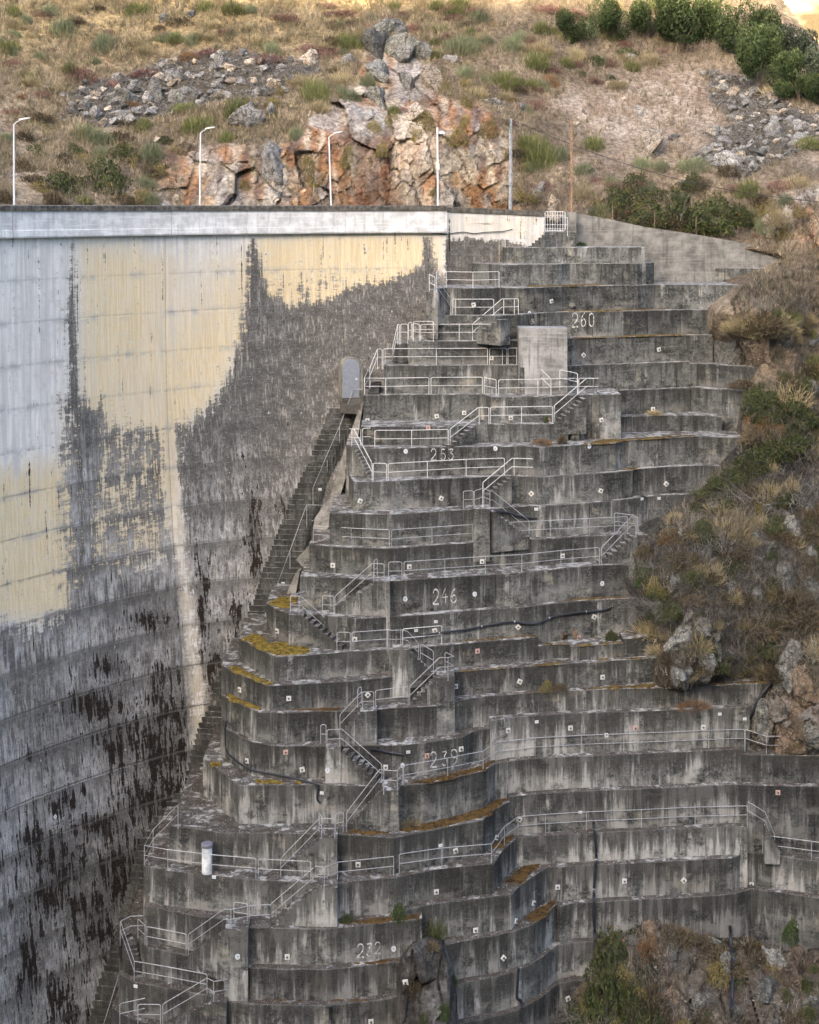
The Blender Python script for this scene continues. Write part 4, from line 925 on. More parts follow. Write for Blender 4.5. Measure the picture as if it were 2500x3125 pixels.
for poly, n, lab, grp in ((SCREE_L, 160, 'angular grey stone lying in the scree heap above the second lamp post', 'stones of the left scree heap'), (SCREE_R, 140, 'angular grey stone lying in the scree heap at the upper right', 'stones of the right scree heap')):
    pts_ = sample_poly(poly, n, rnd)
    us_ = [q[0] for q in poly]; vs_q = [q[1] for q in poly]; side = 'left' if 'second' in lab else 'right'
    for u, v in pts_:
        w = 16+34*rnd.random()**1.7+(8 if v > (430 if 'right' in lab else 240) else 0); m = 'scree' if rnd.random() < .8 else 'tanrock'
        asp = rnd.uniform(.45, .9); fx = int(6.99*(u-min(us_))/(max(us_)-min(us_))); fy = int(3.99*(v-min(vs_q))/(max(vs_q)-min(vs_q)))
        sl = '%s %s %s stone at the %s, %s, of the %s scree heap' % (('small','mid-sized','large')[(w > 20)+(w > 32)], 'flat' if asp < .6 else 'blocky', 'grey' if m == 'scree' else 'tan', ('top','upper middle','lower middle','bottom')[fy], ('far left','left','left of centre','centre','right of centre','right','far right')[fx], side)
        put(RK[m][rnd.randrange(12)], 'scree_stone', u, v, w, asp, sl, 'stone', .15, group=grp, lab=sl, tilt=.6)
# the small stones between them: real stones, one mass
def rubble(name, specs, mat, lab):
    V = []; Fc = []; 
    base = [([tuple(v.co) for v in m.vertices], [tuple(p.vertices) for p in m.polygons]) for m in [hull_rock(200+i, 8, .7) for i in range(8)]]
    for poly, n, lo, hi in specs:
        for u, v in sample_poly(poly, n, rnd):
            h = ghit(u, v)
            if not h: continue
            p = h[0]; s = rnd.uniform(lo, hi)*.5*p.y/F*(1 if rnd.random() < .85 else 1.6); vs3, fs = base[rnd.randrange(8)]
            R = Matrix.Rotation(rnd.uniform(0, 6.3), 3, Vector((rnd.gauss(0,1), rnd.gauss(0,1), rnd.gauss(0,1))).normalized()); k = len(V)
            V += [tuple(p+R @ Vector(q)*s) for q in vs3]; Fc += [tuple(i+k for i in f) for f in fs]
    o = obj(name, mesh_data(name, V, Fc, mat)); tag(o, lab, kind='stuff')
rubble('rubble', [(SCREE_L, 2100, 7, 17), (SCREE_R, 1800, 7, 18)], M['scree'], 'small grey stones filling the scree heaps')
rubble('gravel', [(GRAVEL, 520, 3, 8), ([(1240,560),(1680,600),(1680,640),(1240,640)], 60, 3, 8), ([(1900,1600),(2500,1500),(2500,2080),(1990,2080)], 160, 4, 12), (LOWER, 350, 4, 14), ([(2200,2110),(2500,2100),(2500,2300),(2270,2300)], 60, 4, 10)], M['tanrock'], 'pale stones scattered on the slope')
# ------------------------------------------------------------------ vegetation
def leaf_mat(name, a, b, c=None, rough=.8):
    t = NT(name, rough, .15); r = t.attr('rnd'); o = t.new('ShaderNodeObjectInfo').outputs['Random']
    k = t.mix(r, a, b)
    if c: k = t.mix(t.step(r, .80, .92), k, c)
    g = t.math('ADD', .75, t.math('MULTIPLY', o, .5)); k = t.mix(1.0, k, t.new('ShaderNodeCombineColor', {0: g, 1: g, 2: g}).outputs[0], 'MULTIPLY')
    return t.done(k)
M['grass'] = (lambda t: t.done(t.attr('col', 'Color')))(NT('dry_grass_blades', .85, .1))
M['broom'] = leaf_mat('green_broom_stems', (.05,.065,.022), (.155,.17,.065), (.22,.20,.09))
M['bluebroom'] = leaf_mat('grey_green_broom_stems', (.085,.10,.06), (.21,.23,.13))
M['heather'] = leaf_mat('purple_brown_heather', (.10,.06,.052), (.27,.155,.135))
M['rustbush'] = leaf_mat('rusty_shrub', (.13,.07,.035), (.28,.17,.085))
M['bramble'] = leaf_mat('bramble_leaves', (.022,.030,.012), (.08,.095,.033), (.16,.085,.035))
M['leafy'] = leaf_mat('bright_tree_leaves', (.022,.036,.013), (.085,.115,.042), (.14,.16,.065))
M['olive'] = leaf_mat('olive_moss_bush', (.11,.09,.03), (.27,.22,.08), (.13,.09,.04))
M['yellow'] = leaf_mat('yellow_green_leaves', (.10,.11,.015), (.34,.32,.04))
M['dkleaf'] = leaf_mat('blue_grey_tree_leaves', (.035,.045,.03), (.11,.13,.08))
M['twig'] = leaf_mat('bare_grey_twigs', (.085,.078,.07), (.24,.225,.20))
M['straw'] = leaf_mat('straw_clump', (.20,.165,.09), (.40,.335,.20))
M['fern'] = leaf_mat('brown_fern', (.055,.043,.028), (.145,.115,.07))
M['bark'] = flat_mat('grey_bark', (.14,.11,.085), .9, 0, .4, 8)
RS = np.random.RandomState(3)
def dome_dirs(n, up=.15):
    d = RS.normal(size=(n, 3)); d[:, 2] = np.abs(d[:, 2])+up*RS.rand(n); return d/np.linalg.norm(d, axis=1)[:, None]
def blades_mesh(name, n, rad=1.0, hgt=.8, ln=.3, w=.025, out=1.0, droop=.0, upw=.6, core=.5, mat=None, lumps=5):
    d = dome_dirs(n); L = RS.normal(size=(lumps, 3)); L[:, 2] = np.abs(L[:, 2]); L /= np.linalg.norm(L, axis=1)[:, None]
    lum = .72+.34*np.max(d @ L.T, axis=1)**4
    r = (core+(1-core)*RS.rand(n)**.6)*lum; p = d*r[:, None]*np.array([rad, rad, hgt])
    ax = d*out+np.array([0, 0, upw])+RS.normal(size=(n, 3))*.35; ax /= np.linalg.norm(ax, axis=1)[:, None]
    sd_ = np.cross(ax, RS.normal(size=(n, 3))); sd_ /= np.linalg.norm(sd_, axis=1)[:, None]+1e-9
    l = ln*RS.uniform(.5, 1.2, n)[:, None]; mid = p+ax*l*.5; tip = p+ax*l+np.array([0, 0, -1])*droop*l+RS.normal(size=(n, 3))*.1*l
    V = np.stack([p-sd_*w*.5, p+sd_*w*.5, mid+sd_*w*.5, mid-sd_*w*.5, tip], 1).reshape(-1, 3); V[:, 2] = np.maximum(V[:, 2], -.25)
    b = np.arange(n)*5; fc = [(i, i+1, i+2, i+3) for i in b.tolist()]+[(i+3, i+2, i+4) for i in b.tolist()]
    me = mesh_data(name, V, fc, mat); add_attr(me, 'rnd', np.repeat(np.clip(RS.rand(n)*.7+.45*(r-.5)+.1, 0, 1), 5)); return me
def leaves_mesh(name, n, rad=1.0, hgt=.8, s=.05, core=.6, mat=None, lumps=9, rnd_bias=0.0, spread=.25):
    d = dome_dirs(n, .0); L = RS.normal(size=(lumps, 3)); L[:, 2] = np.abs(L[:, 2])*.9-.1; L /= np.linalg.norm(L, axis=1)[:, None]
    lum = .62+.40*np.max(d @ L.T, axis=1)**6+spread*(vfbm(d[:,0]*3+5, d[:,1]*3, d[:,2]*3, 3)-.5)*2
    r = (core+(1-core)*RS.rand(n)**.5)*lum; p = d*r[:, None]*np.array([rad, rad, hgt])
    a = RS.normal(size=(n, 3))+d*.6; a /= np.linalg.norm(a, axis=1)[:, None]; t1 = np.cross(a, RS.normal(size=(n, 3))); t1 /= np.linalg.norm(t1, axis=1)[:, None]; t2 = np.cross(a, t1)
    z = s*RS.uniform(.6, 1.3, n)[:, None]
    V = np.stack([p-t1*z, p-t2*z*.55, p+t1*z, p+t2*z*.55], 1).reshape(-1, 3); b = np.arange(n)*4
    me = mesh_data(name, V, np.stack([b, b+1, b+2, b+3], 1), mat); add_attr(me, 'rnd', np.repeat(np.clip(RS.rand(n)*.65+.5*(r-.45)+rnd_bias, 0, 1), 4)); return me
def twigs_mesh(name, n, rad=1.0, hgt=.8, w=.012, ln=1.0, mat=None, seg=5):
    V = []; Fc = []; rn = []
    for i in range(n):
        d = Vector((random.gauss(0,1), random.gauss(0,1), abs(random.gauss(0,1))+.2)).normalized(); p = Vector((d.x*rad*.35*random.random(), d.y*rad*.35*random.random(), -.1)) if random.random() < .5 else Vector((random.uniform(-.8,.8)*rad, random.uniform(-.8,.8)*rad, random.uniform(0,.35)*hgt))
        l = ln*random.uniform(.4, 1.0)/seg; s = Vector((d.y, -d.x, .2)).normalized()*w*.5; b = len(V)
        for k in range(seg+1):
            q = s*(1-k/(seg+.6)); V += [tuple(p-q), tuple(p+q)]; d = (d+Vector((random.gauss(0,.25), random.gauss(0,.25), random.gauss(-.14,.2)))).normalized(); p = p+Vector((d.x*l, d.y*l, d.z*l*hgt))
        Fc += [(b+2*k, b+2*k+1, b+2*k+3, b+2*k+2) for k in range(seg)]; rn += [random.random()]*(2*(seg+1))
    me = mesh_data(name, V, Fc, mat); add_attr(me, 'rnd', rn); return me
VEG = {
'broom': [('stems', blades_mesh('stems', 1500, 1, .85, .34, .022, .7, 0, 1.1, .35, M['broom'], 5+i)) for i in range(3)],
'bluebroom': [('stems', blades_mesh('stems', 1300, 1, .9, .36, .022, .6, 0, 1.2, .3, M['bluebroom'], 4+i)) for i in range(2)],
'heather': [('stems', blades_mesh('stems', 1700, 1, .6, .18, .02, 1, 0, .5, .5, M['heather'], 7+i)) for i in range(3)],
'rustbush': [('stems', blades_mesh('stems', 1500, 1, .7, .2, .02, 1, 0, .5, .45, M['rustbush'], 6+i)) for i in range(2)],
'straw': [('blades', blades_mesh('blades', 900, 1, .7, .55, .022, 1, .25, .7, .15, M['straw'], 5+i)) for i in range(2)],
'bramble': [('foliage', leaves_mesh('foliage', 4200, 1, .75, .036, .55, M['bramble'], 10+i)) for i in range(3)],
'leafy': [('foliage', leaves_mesh('foliage', 2400, 1, .9, .05, .5, M['leafy'], 8+i)) for i in range(2)],
'olive': [('foliage', leaves_mesh('foliage', 2200, 1, 1.0, .042, .5, M['olive'], 8+i)) for i in range(2)],
'yellow': [('foliage', leaves_mesh('foliage', 1500, 1, 1.1, .045, .3, M['yellow'], 12, 0, .4))],
'fern': [('foliage', blades_mesh('foliage', 1500, 1, .7, .25, .035, 1, .3, .3, .4, M['fern'], 8+i)) for i in range(2)],
'twiggy': [('twigs', twigs_mesh('twigs', 420, 1, .8, .014, 1.3, M['twig'])) for i in range(3)],
}
TW = twigs_mesh('twigs', 130, .9, .8, .016, 1.1, M['twig'])
BW = {'broom':('green broom bush with fine upright stems','bush'),'bluebroom':('grey-green broom bush','bush'),'heather':('low purple-brown heather mound','heather'),'rustbush':('rust-coloured low shrub','shrub'),'straw':('clump of straw-coloured grass','grass clump'),'bramble':('dark green bramble thicket','bramble'),'leafy':('leafy bright green shrub','shrub'),'olive':('olive-brown mossy bush','bush'),'yellow':('shrub with yellow-green leaves','shrub'),'fern':('brown withered fern patch','fern'),'twiggy':('tangle of bare grey twigs','dead bush')}
NAMES = {'broom':'broom_bush','bluebroom':'broom_bush','heather':'heather_bush','rustbush':'low_shrub','straw':'grass_clump','bramble':'bramble_bush','leafy':'leafy_shrub','olive':'mossy_bush','yellow':'leafy_shrub','fern':'fern_patch','twiggy':'dead_bush'}
def bush(kind, u, v, w, h, lab=None, p=None):
    """u, v: centre in the photo; w, h: size in photo pixels"""
    if p is None:
        q = ghit(u, v+h*.25) or ghit(u, v)
        if not q: return None
        p = q[0]
    s = w*.5*1.28*p.y/F; hz = h*1.2*p.y/F
    e = empty(NAMES[kind], p+Vector((0, s*.15, -hz*.38)), random.uniform(0, 6.28)); part, me = random.choice(VEG[kind])
    o = obj(part, me, e); o.scale = (s, s*.8, hz*.95)
    if kind in ('bramble', 'leafy', 'olive', 'fern', 'yellow'):
        t = obj('twigs', TW, e); t.scale = (s*1.0, s*.8, hz*.95)
    if w > 90: what = 'large '+BW[kind][0]
    elif w < 50: what = 'small '+BW[kind][0]
    else: what = BW[kind][0]
    tag(e, lab or label(what, u, v), BW[kind][1], 'plants on the hillside'); return e
def tb(kind, z, s):
    for t in s.split():
        x, y, w, h = [float(a) for a in t.split(',')]; k = ZOOM[z][2]; u, v = ZOOM[z][0]+x*k, ZOOM[z][1]+y*k
        bush(kind, u, v, w*k*1.1, h*k)
tb('broom','T','980,30,110,70 1470,170,125,75 1330,380,115,120 830,520,145,80 960,575,65,55 1010,450,150,100 600,35,80,60 860,25,85,60 600,520,80,60 780,450,90,60 1660,460,60,50 350,840,80,40 1660,20,60,40')
tb('bluebroom','T','435,175,130,115 250,110,120,100 370,555,110,90 10,180,60,60 50,215,50,50 1440,390,70,60 1490,400,70,60 700,150,120,50 105,80,50,50 1550,340,60,60 160,230,60,40 1250,560,70,60')
tb('heather','T','600,290,135,60 880,205,110,50 1140,230,150,75 1380,205,110,90 180,385,90,60 330,290,150,110 480,340,70,50 1300,190,130,70 1440,40,160,60 1200,60,140,60 40,460,90,40 1690,450,60,40')
tb('rustbush','T','800,225,95,60 690,240,60,40 560,430,70,50 90,400,60,40 1600,140,50,40')
tb('straw','T','1265,335,115,70 1450,325,115,90 730,625,60,40 1080,160,120,60 240,370,110,60 1690,160,60,40 560,170,100,60 850,140,110,60 1340,440,90,60 930,390,60,40')
tb('olive','T','1180,380,60,60 1160,430,90,70 1050,690,60,100 1030,770,60,50 1290,690,80,110 1320,760,60,60 1460,640,80,100 1570,525,70,60 1610,620,70,60 1650,500,80,70 560,680,60,60')
tb('bramble','T','420,690,300,220 250,740,220,150 500,620,180,120 300,620,140,90 150,620,130,90')
tb('twiggy','T','620,590,130,80 700,540,90,60 1100,560,120,60 60,620,110,90 560,760,110,90 880,590,110,50 1240,610,90,50')
tb('fern','T','480,560,140,80 100,560,100,70 530,500,120,60 150,480,120,60 80,680,90,80 630,700,70,90 1400,290,60,50')
tb('broom','R','520,250,140,85 390,330,130,90 540,630,150,150 770,600,110,70 1420,790,130,80 550,115,90,70 1680,600,100,60 110,20,90,50 200,10,100,50 480,600,70,70')
tb('bluebroom','R','230,190,160,90 980,690,90,60 1180,690,160,70 720,120,120,80 460,150,90,60 330,170,80,60 1060,700,80,60 640,650,80,70')
tb('rustbush','R','585,325,95,80 430,410,60,40 95,285,50,40')
tb('heather','R','1580,760,130,80 570,20,130,60 20,100,80,60 680,40,120,60 190,60,110,50 530,360,80,50 840,250,90,60')
tb('olive','R','80,500,120,110 200,560,90,80 340,530,110,80 460,790,90,80 1500,880,130,90 20,560,60,60 230,500,70,60 150,360,60,60 230,350,70,70 240,430,70,70 110,790,70,50 480,700,60,60 420,640,60,50 1640,880,70,50')
tb('bramble','R','950,750,260,160 1130,820,300,200 1300,850,260,200 1010,860,250,140 860,800,180,140 1400,870,160,120 1200,740,160,90 1250,920,200,80')
tb('leafy','R','790,240,110,60 910,215,110,60 850,315,60,50 725,305,45,35 725,1018,45,35')
tb('twiggy','R','1270,170,130,120 620,790,120,100 1640,680,150,110 820,690,160,110 700,660,110,80 1560,700,100,80 740,850,130,80 560,860,120,60 1700,700,80,100 930,930,120,50 1380,960,120,60 590,500,100,60')
tb('straw','R','560,190,110,90 700,220,90,80 400,400,90,60 880,350,110,50 1010,240,120,80 730,800,100,80 1560,900,120,90 1640,760,120,80 820,900,90,60 1520,380,90,50 300,150,90,70')
tb('fern','R','1060,900,160,80 1350,700,120,70 900,880,120,60 1480,820,100,70')
# right-hand slope
tb('bramble','O','720,480,260,180 800,620,260,200 640,760,240,160 860,520,200,160 560,830,200,130 720,700,220,160 900,640,160,160 470,900,160,90 820,470,180,120 400,960,180,60 960,560,120,160 330,1060,120,70 430,1020,160,100')
tb('twiggy','O','740,900,330,220 560,1040,260,200 860,880,220,220 640,930,260,160 900,760,160,160 800,1040,200,180 460,1140,160,130 340,1150,160,100 930,1000,120,160 420,900,120,80 880,420,110,90 700,820,200,120')
tb('straw','O','560,40,150,100 640,30,130,90 760,60,130,90 840,130,100,70 500,60,110,80 600,90,140,70 560,1130,120,100 820,930,110,80 820,80,130,90 780,950,90,70')
tb('broom','O','830,30,110,90 740,10,110,80 940,290,120,130 930,110,80,70 800,350,80,50')
tb('rustbush','O','350,245,120,60 640,560,120,120 700,590,140,120')
tb('heather','O','330,250,90,60')
tb('fern','O','600,380,160,60 860,390,110,90 950,650,80,120 660,640,150,130 960,1080,100,140')
tb('bramble','P','60,430,100,90 180,600,150,110 120,640,130,90 330,80,180,100 700,560,110,140 740,480,110,120 960,300,80,200 110,520,120,80 920,160,110,120')
tb('leafy','P','40,430,80,70 10,480,60,50 720,320,70,60 420,290,60,70')
tb('twiggy','P','380,180,330,180 480,130,280,150 240,430,190,120 600,360,220,120 480,460,200,120 860,380,160,90 600,600,200,130 100,340,170,120 720,740,180,150 260,320,150,120 620,220,180,120 420,640,160,120 860,780,160,120 540,780,120,120 180,720,120,80 60,230,130,90 930,500,110,100 380,540,140,100 640,470,180,90')
tb('fern','P','250,330,160,80 450,560,120,80 700,640,120,120 860,640,130,110 350,430,130,80 580,560,130,80 60,300,130,80 760,850,130,80 300,560,120,80 560,300,130,90')
tb('straw','P','560,200,130,90 300,410,120,90 520,560,110,70 80,740,130,60 170,780,90,50 700,960,120,70 640,1000,120,60 260,1000,120,40 480,960,110,80 330,960,110,60 940,850,90,60 120,850,160,50 200,140,120,70 660,150,110,90 840,260,90,70 420,700,90,70')
tb('rustbush','P','170,250,120,60 330,430,110,50 530,520,90,60 660,720,90,80 900,100,80,90')
tb('olive','P','720,560,90,120 100,500,110,90 760,650,90,110 650,60,100,80')
tb('yellow','P','560,900,130,130 600,830,150,110')
for u, v, w, h, k in ((2170,1960,60,60,'bramble'),(1965,1925,60,60,'bramble'),(2420,2240,80,40,'olive'),(2450,2150,60,60,'fern'),(2160,1000,50,40,'straw')): bush(k, u, v, w, h)
# lower right slope
for k, s in (('bramble','1880,2890,210,260 1860,3010,220,260 1900,3040,170,150 1940,2830,120,80 1830,3080,150,120 1870,2790,110,90 1990,3090,130,90 2460,2990,60,110 2470,3090,80,100'),
  ('leafy','1890,2800,80,80 1870,2900,70,80 2230,2990,80,60'),('twiggy','1960,2990,180,150 1900,2950,160,160 2080,2850,130,80 2160,2950,160,110 2230,2860,130,70 2040,2900,120,90 2330,2920,130,70 2120,3010,150,110 2300,3000,110,90 1960,3100,180,70 2180,3080,120,80'),
  ('fern','2060,2840,110,60 2210,2920,130,90 2150,2870,110,60 1990,3020,130,100 2290,2880,110,50 2120,3100,110,80'),('olive','1910,2990,90,90 2220,2950,80,50 1850,2850,80,80 1960,2790,80,50'),('rustbush','1990,2880,90,70 1910,3070,110,80 2360,2930,80,50')):
    for t in s.split():
        u, v, w, h = map(float, t.split(',')); bush(k, u, v, w, h)
for u, v, w, h, k in ((1290,2900,50,50,'twiggy'),(1262,3000,50,60,'fern'),(1345,2960,44,60,'twiggy'),(1290,3105,60,60,'bramble'),(1350,3070,44,60,'leafy'),(1310,2880,60,30,'fern')): bush(k, u, v, w, h)
# more low growth between the large plants
rq = random.Random(21)
def scatter(poly, n, kinds, wlo, whi, cond=None):
    for u, v in sample_poly(poly, n, rq):
        if cond and not cond(u, v): continue
        w = rq.uniform(wlo, whi); bush(rq.choice(kinds), u, v, w, w*rq.uniform(.45, .75))
def free(u, v):
    U, V = np.array([u]), np.array([v]); return not (inside(U, V, CLIFF)[0] or inside(U, V, SCREE_L)[0] or inside(U, V, SCREE_R)[0] or inside(U, V, GRAVEL)[0])
scatter([(0,5),(1300,5),(1250,170),(700,140),(300,190),(0,300)], 60, ['broom','straw','heather','bluebroom','straw','fern','heather'], 40, 80, free)
scatter([(1250,5),(2200,5),(2150,180),(1700,260),(1550,400),(1300,330)], 60, ['heather','straw','bluebroom','twiggy','fern','heather','broom'], 40, 85, free)
scatter([(0,330),(520,420),(520,620),(0,620)], 34, ['fern','olive','twiggy','bluebroom','bramble','fern'], 50, 100, free)
scatter([(1560,430),(2320,520),(2480,640),(2380,740),(1800,640),(1580,600)], 46, ['fern','twiggy','heather','olive','bluebroom','twiggy'], 45, 90, free)
scatter([(2300,860),(2500,820),(2500,2060),(2050,2060),(1960,1850),(1960,1700),(2150,1520),(2320,1350)], 130, ['twiggy','fern','twiggy','bramble','straw','twiggy','twiggy'], 60, 130)
scatter(LOWER, 40, ['twiggy','fern','bramble','olive'], 50, 100)
# trees at the top right: trunk, limbs and leaf crown
def crown(n, s, mat, seed):
    r = random.Random(seed); parts_ = []; nb = 9; Vs = []; rn = []
    for i in range(nb):
        c = np.array([r.uniform(-.62,.62), r.uniform(-.5,.5), r.uniform(.25,.95)]); rad = r.uniform(.26,.46); m = n//nb
        d = RS.normal(size=(m,3)); d /= np.linalg.norm(d, axis=1)[:, None]; q = c+d*(rad*(.55+.45*RS.rand(m)**.6))[:, None]*(1+.35*(vfbm(d[:,0]*2+i, d[:,1]*2, d[:,2]*2, 3)-.5))[:, None]
        a = RS.normal(size=(m,3)); t1 = np.cross(a, RS.normal(size=(m,3))); t1 /= np.linalg.norm(t1, axis=1)[:, None]; a /= np.linalg.norm(a, axis=1)[:, None]; t2 = np.cross(a, t1); z = s*RS.uniform(.6,1.3,m)[:, None]
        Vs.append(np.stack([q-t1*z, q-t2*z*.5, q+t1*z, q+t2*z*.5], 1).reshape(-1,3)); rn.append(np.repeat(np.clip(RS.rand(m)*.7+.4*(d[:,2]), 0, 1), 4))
    V = np.vstack(Vs); b = np.arange(len(V)//4)*4; me = mesh_data('crown', V, np.stack([b,b+1,b+2,b+3],1), mat); add_attr(me, 'rnd', np.concatenate(rn)); return me
CR = [crown(6300, .036, M['leafy'], i) for i in range(3)]; CRD = crown(5000, .04, M['dkleaf'], 9)
def trunk_mesh(seed):
    r = random.Random(seed); mb = MB(); mb.tube([(0,0,-.3),(.03,0,.1),(0,.02,.45)], [.05,.04,.025], 7)
    for i in range(6):
        a = r.uniform(0, 6.3); x, y = math.cos(a), math.sin(a); mb.tube([(0,0,.1+.05*i),(x*.2,y*.18,.3+.06*i),(x*.45,y*.4,.55+.06*i)], [.025,.016,.006], 5)
    return mesh_data('trunk', mb.v, mb.f, M['bark'])
TR = [trunk_mesh(i) for i in range(2)]
trees = [(1870,85,150,120,0),(1760,95,110,90,0),(1980,70,150,130,0),(2080,95,190,150,0),(2200,75,150,120,0),(2300,110,180,160,0),(2320,190,180,150,0),(2380,240,130,120,0),(2440,275,120,90,0),(2500,285,90,80,0),(2450,150,150,110,1),(2500,200,130,120,1),(2050,20,140,60,0)]
TL = ['rounded bright green tree, leftmost but one of the row at the upper right','small green tree at the left end of the row at the upper right','green tree beside a bare gap high on the right slope','broad green tree above the gravelly slope','tall green tree on the ridge line below the far golden hill','wide green tree directly left of the blue-grey tree','dense green tree hanging over the top of the right scree','green tree on the right rim of the right scree','low green tree near the right edge above the scree','last green tree cut by the right edge','blue-grey leaved tree below the far golden hill','blue-grey leaved tree cut by the right edge','green tree cropped by the top edge of the picture']
for i, (u, v, w, h, k) in enumerate(trees):
    q = ghit(u, v+h*.45) or ghit(u-25, v+h*.6) or ghit(u-60, v+h*.8)
    if not q: continue
    p = P(u, v+h*.5, q[0].y); s = w*.56*p.y/F; hz = h*1.1*p.y/F
    e = empty('green_tree', p+Vector((0,.2,0)), random.uniform(0,6.3)); e['label'] = TL[i]; e['category'] = 'tree'; e['group'] = 'trees on the upper right slope'
    o = obj('crown', CRD if k else CR[i % 3], e); o.scale = (s*1.15, s*.9, hz*.95); t = obj('trunk', TR[i % 2], e); t.scale = (s*1.15, s*.9, hz)
e = empty('bare_tree', ghit(2280,60)[0] if ghit(2280,60) else P(2330,60,127)); tag(e, 'leafless tree with thin bare branches against the golden hill', 'tree'); o = obj('branches', VEG['twiggy'][0][1], e); o.scale = (3.2,2,3.0)
# grass: tens of thousands of blades over the slopes, one mass per kind of ground
def grass(name, region, n, hpx, cols, lab, kmin=9, wid=.035, cond=None):
    r = random.Random(len(name)); B = []; C_ = []; D_ = []
    poly = region; us = [p[0] for p in poly]; vs2 = [p[1] for p in poly]
    uu = RS.uniform(min(us), max(us), n*3); vv = RS.uniform(min(vs2), max(vs2), n*3); k = inside(uu, vv, poly)
    if cond is not None: k &= cond(uu, vv)
    uu, vv = uu[k][:n], vv[k][:n]; dens = vfbm(uu*.012, vv*.02, 3, 4)
    for u, v, q in zip(uu, vv, dens):
        if q < r.uniform(.30, .50): continue
        h = ghit(u, v)
        if h: B.append(h[0]); D_.append(hpx*r.uniform(.5, 1.3)*h[0].y/F*(.7+q)); C_.append(q)
    m = len(B); 
    if not m: return
    K = kmin; b = np.repeat(np.array([tuple(x) for x in B]), K, 0); hh = np.repeat(np.array(D_), K)*RS.uniform(.5, 1.15, m*K)
    N = m*K; ang = RS.uniform(0, 2*np.pi, N); lean = RS.uniform(.1, .8, N); dr = np.stack([np.cos(ang)*lean, np.sin(ang)*lean-.12, np.ones(N)], 1); dr /= np.linalg.norm(dr, axis=1)[:, None]
    b = b+np.stack([RS.normal(size=N)*.07, RS.normal(size=N)*.07, np.full(N, -.04)], 1); sd_ = np.stack([-np.sin(ang), np.cos(ang), np.zeros(N)], 1); sd_[:, 0] += RS.normal(size=N)*.8
    sd_ /= np.linalg.norm(sd_, axis=1)[:, None]; w = wid*RS.uniform(.5, 1.1, N)[:, None]; mid = b+dr*hh[:, None]*.55
    tip = mid+(dr+np.stack([np.cos(ang)*.7, np.sin(ang)*.7, -.5*np.ones(N)], 1)*RS.rand(N)[:, None])*hh[:, None]*.5
    V = np.stack([b-sd_*w*.5, b+sd_*w*.5, mid+sd_*w*.4, mid-sd_*w*.4, tip], 1).reshape(-1, 3); i5 = (np.arange(N)*5)
    fc = np.stack([i5, i5+1, i5+2, i5+3], 1).tolist()+np.stack([i5+3, i5+2, i5+4], 1).tolist()
    me = mesh_data(name, V, fc, M['grass']); cols = np.array(cols); sel = np.repeat(np.clip((np.array(C_)-.3)*2.6+RS.normal(size=m)*.22, 0, .999), K)
    idx = sel*(len(cols)-1); i0 = idx.astype(int); f = (idx-i0)[:, None]; c = cols[i0]*(1-f)+cols[np.minimum(i0+1, len(cols)-1)]*f
    c = c*RS.uniform(.6, 1.35, N)[:, None]; add_col(me, 'col', np.repeat(c, 5, 0)); o = obj(name, me); tag(o, lab, kind='stuff')
def notrock(U, V): return (softpoly(U, V, CLIFF, 10) < .6) & ~inside(U, V, SCREE_L) & ~inside(U, V, SCREE_R)
GOLD = [(.13,.105,.078),(.23,.19,.125),(.34,.285,.185),(.14,.14,.075),(.23,.18,.135),(.39,.33,.225)]
GREY = [(.13,.105,.082),(.22,.18,.135),(.32,.265,.195),(.17,.155,.09),(.27,.215,.165),(.36,.30,.225)]
DIM = [(.055,.05,.042),(.11,.10,.083),(.20,.182,.15),(.075,.08,.045),(.12,.09,.068),(.24,.215,.175)]
grass('dry_grass', [(-60,-40),(1500,-40),(1500,330),(1100,430),(500,470),(-60,640)], 11500, 21, GOLD, 'golden dry grass on the upper left slope', cond=notrock)
grass('dry_grass', [(1050,-40),(2300,-40),(2500,300),(2500,1000),(2300,900),(2300,760),(1560,640),(1540,430),(1100,430)], 10000, 19, GREY, 'greyish dry grass on the upper right slope', cond=lambda U, V: notrock(U, V) & (RS.rand(len(U)) > .55*softpoly(U, V, GRAVEL, 40)))
grass('cliff_grass', [(-60,420),(560,430),(560,640),(-60,640)], 1500, 20, GREY, 'dry grass below the left scree heap')
grass('cliff_grass', [(500,430),(1600,330),(1600,640),(500,640)], 260, 18, GOLD, 'tufts of dry grass on the ledges of the road cutting')
grass('slope_grass', [(2370,830),(2540,800),(2540,2300),(2280,2250),(1990,2090),(1930,1700),(2100,1500),(2290,1300),(2230,900)], 7000, 24, DIM, 'withered grass on the right-hand slope', 10)
grass('slope_grass', LOWER, 1100, 22, DIM, 'withered grass on the lower rocky slope', 9)
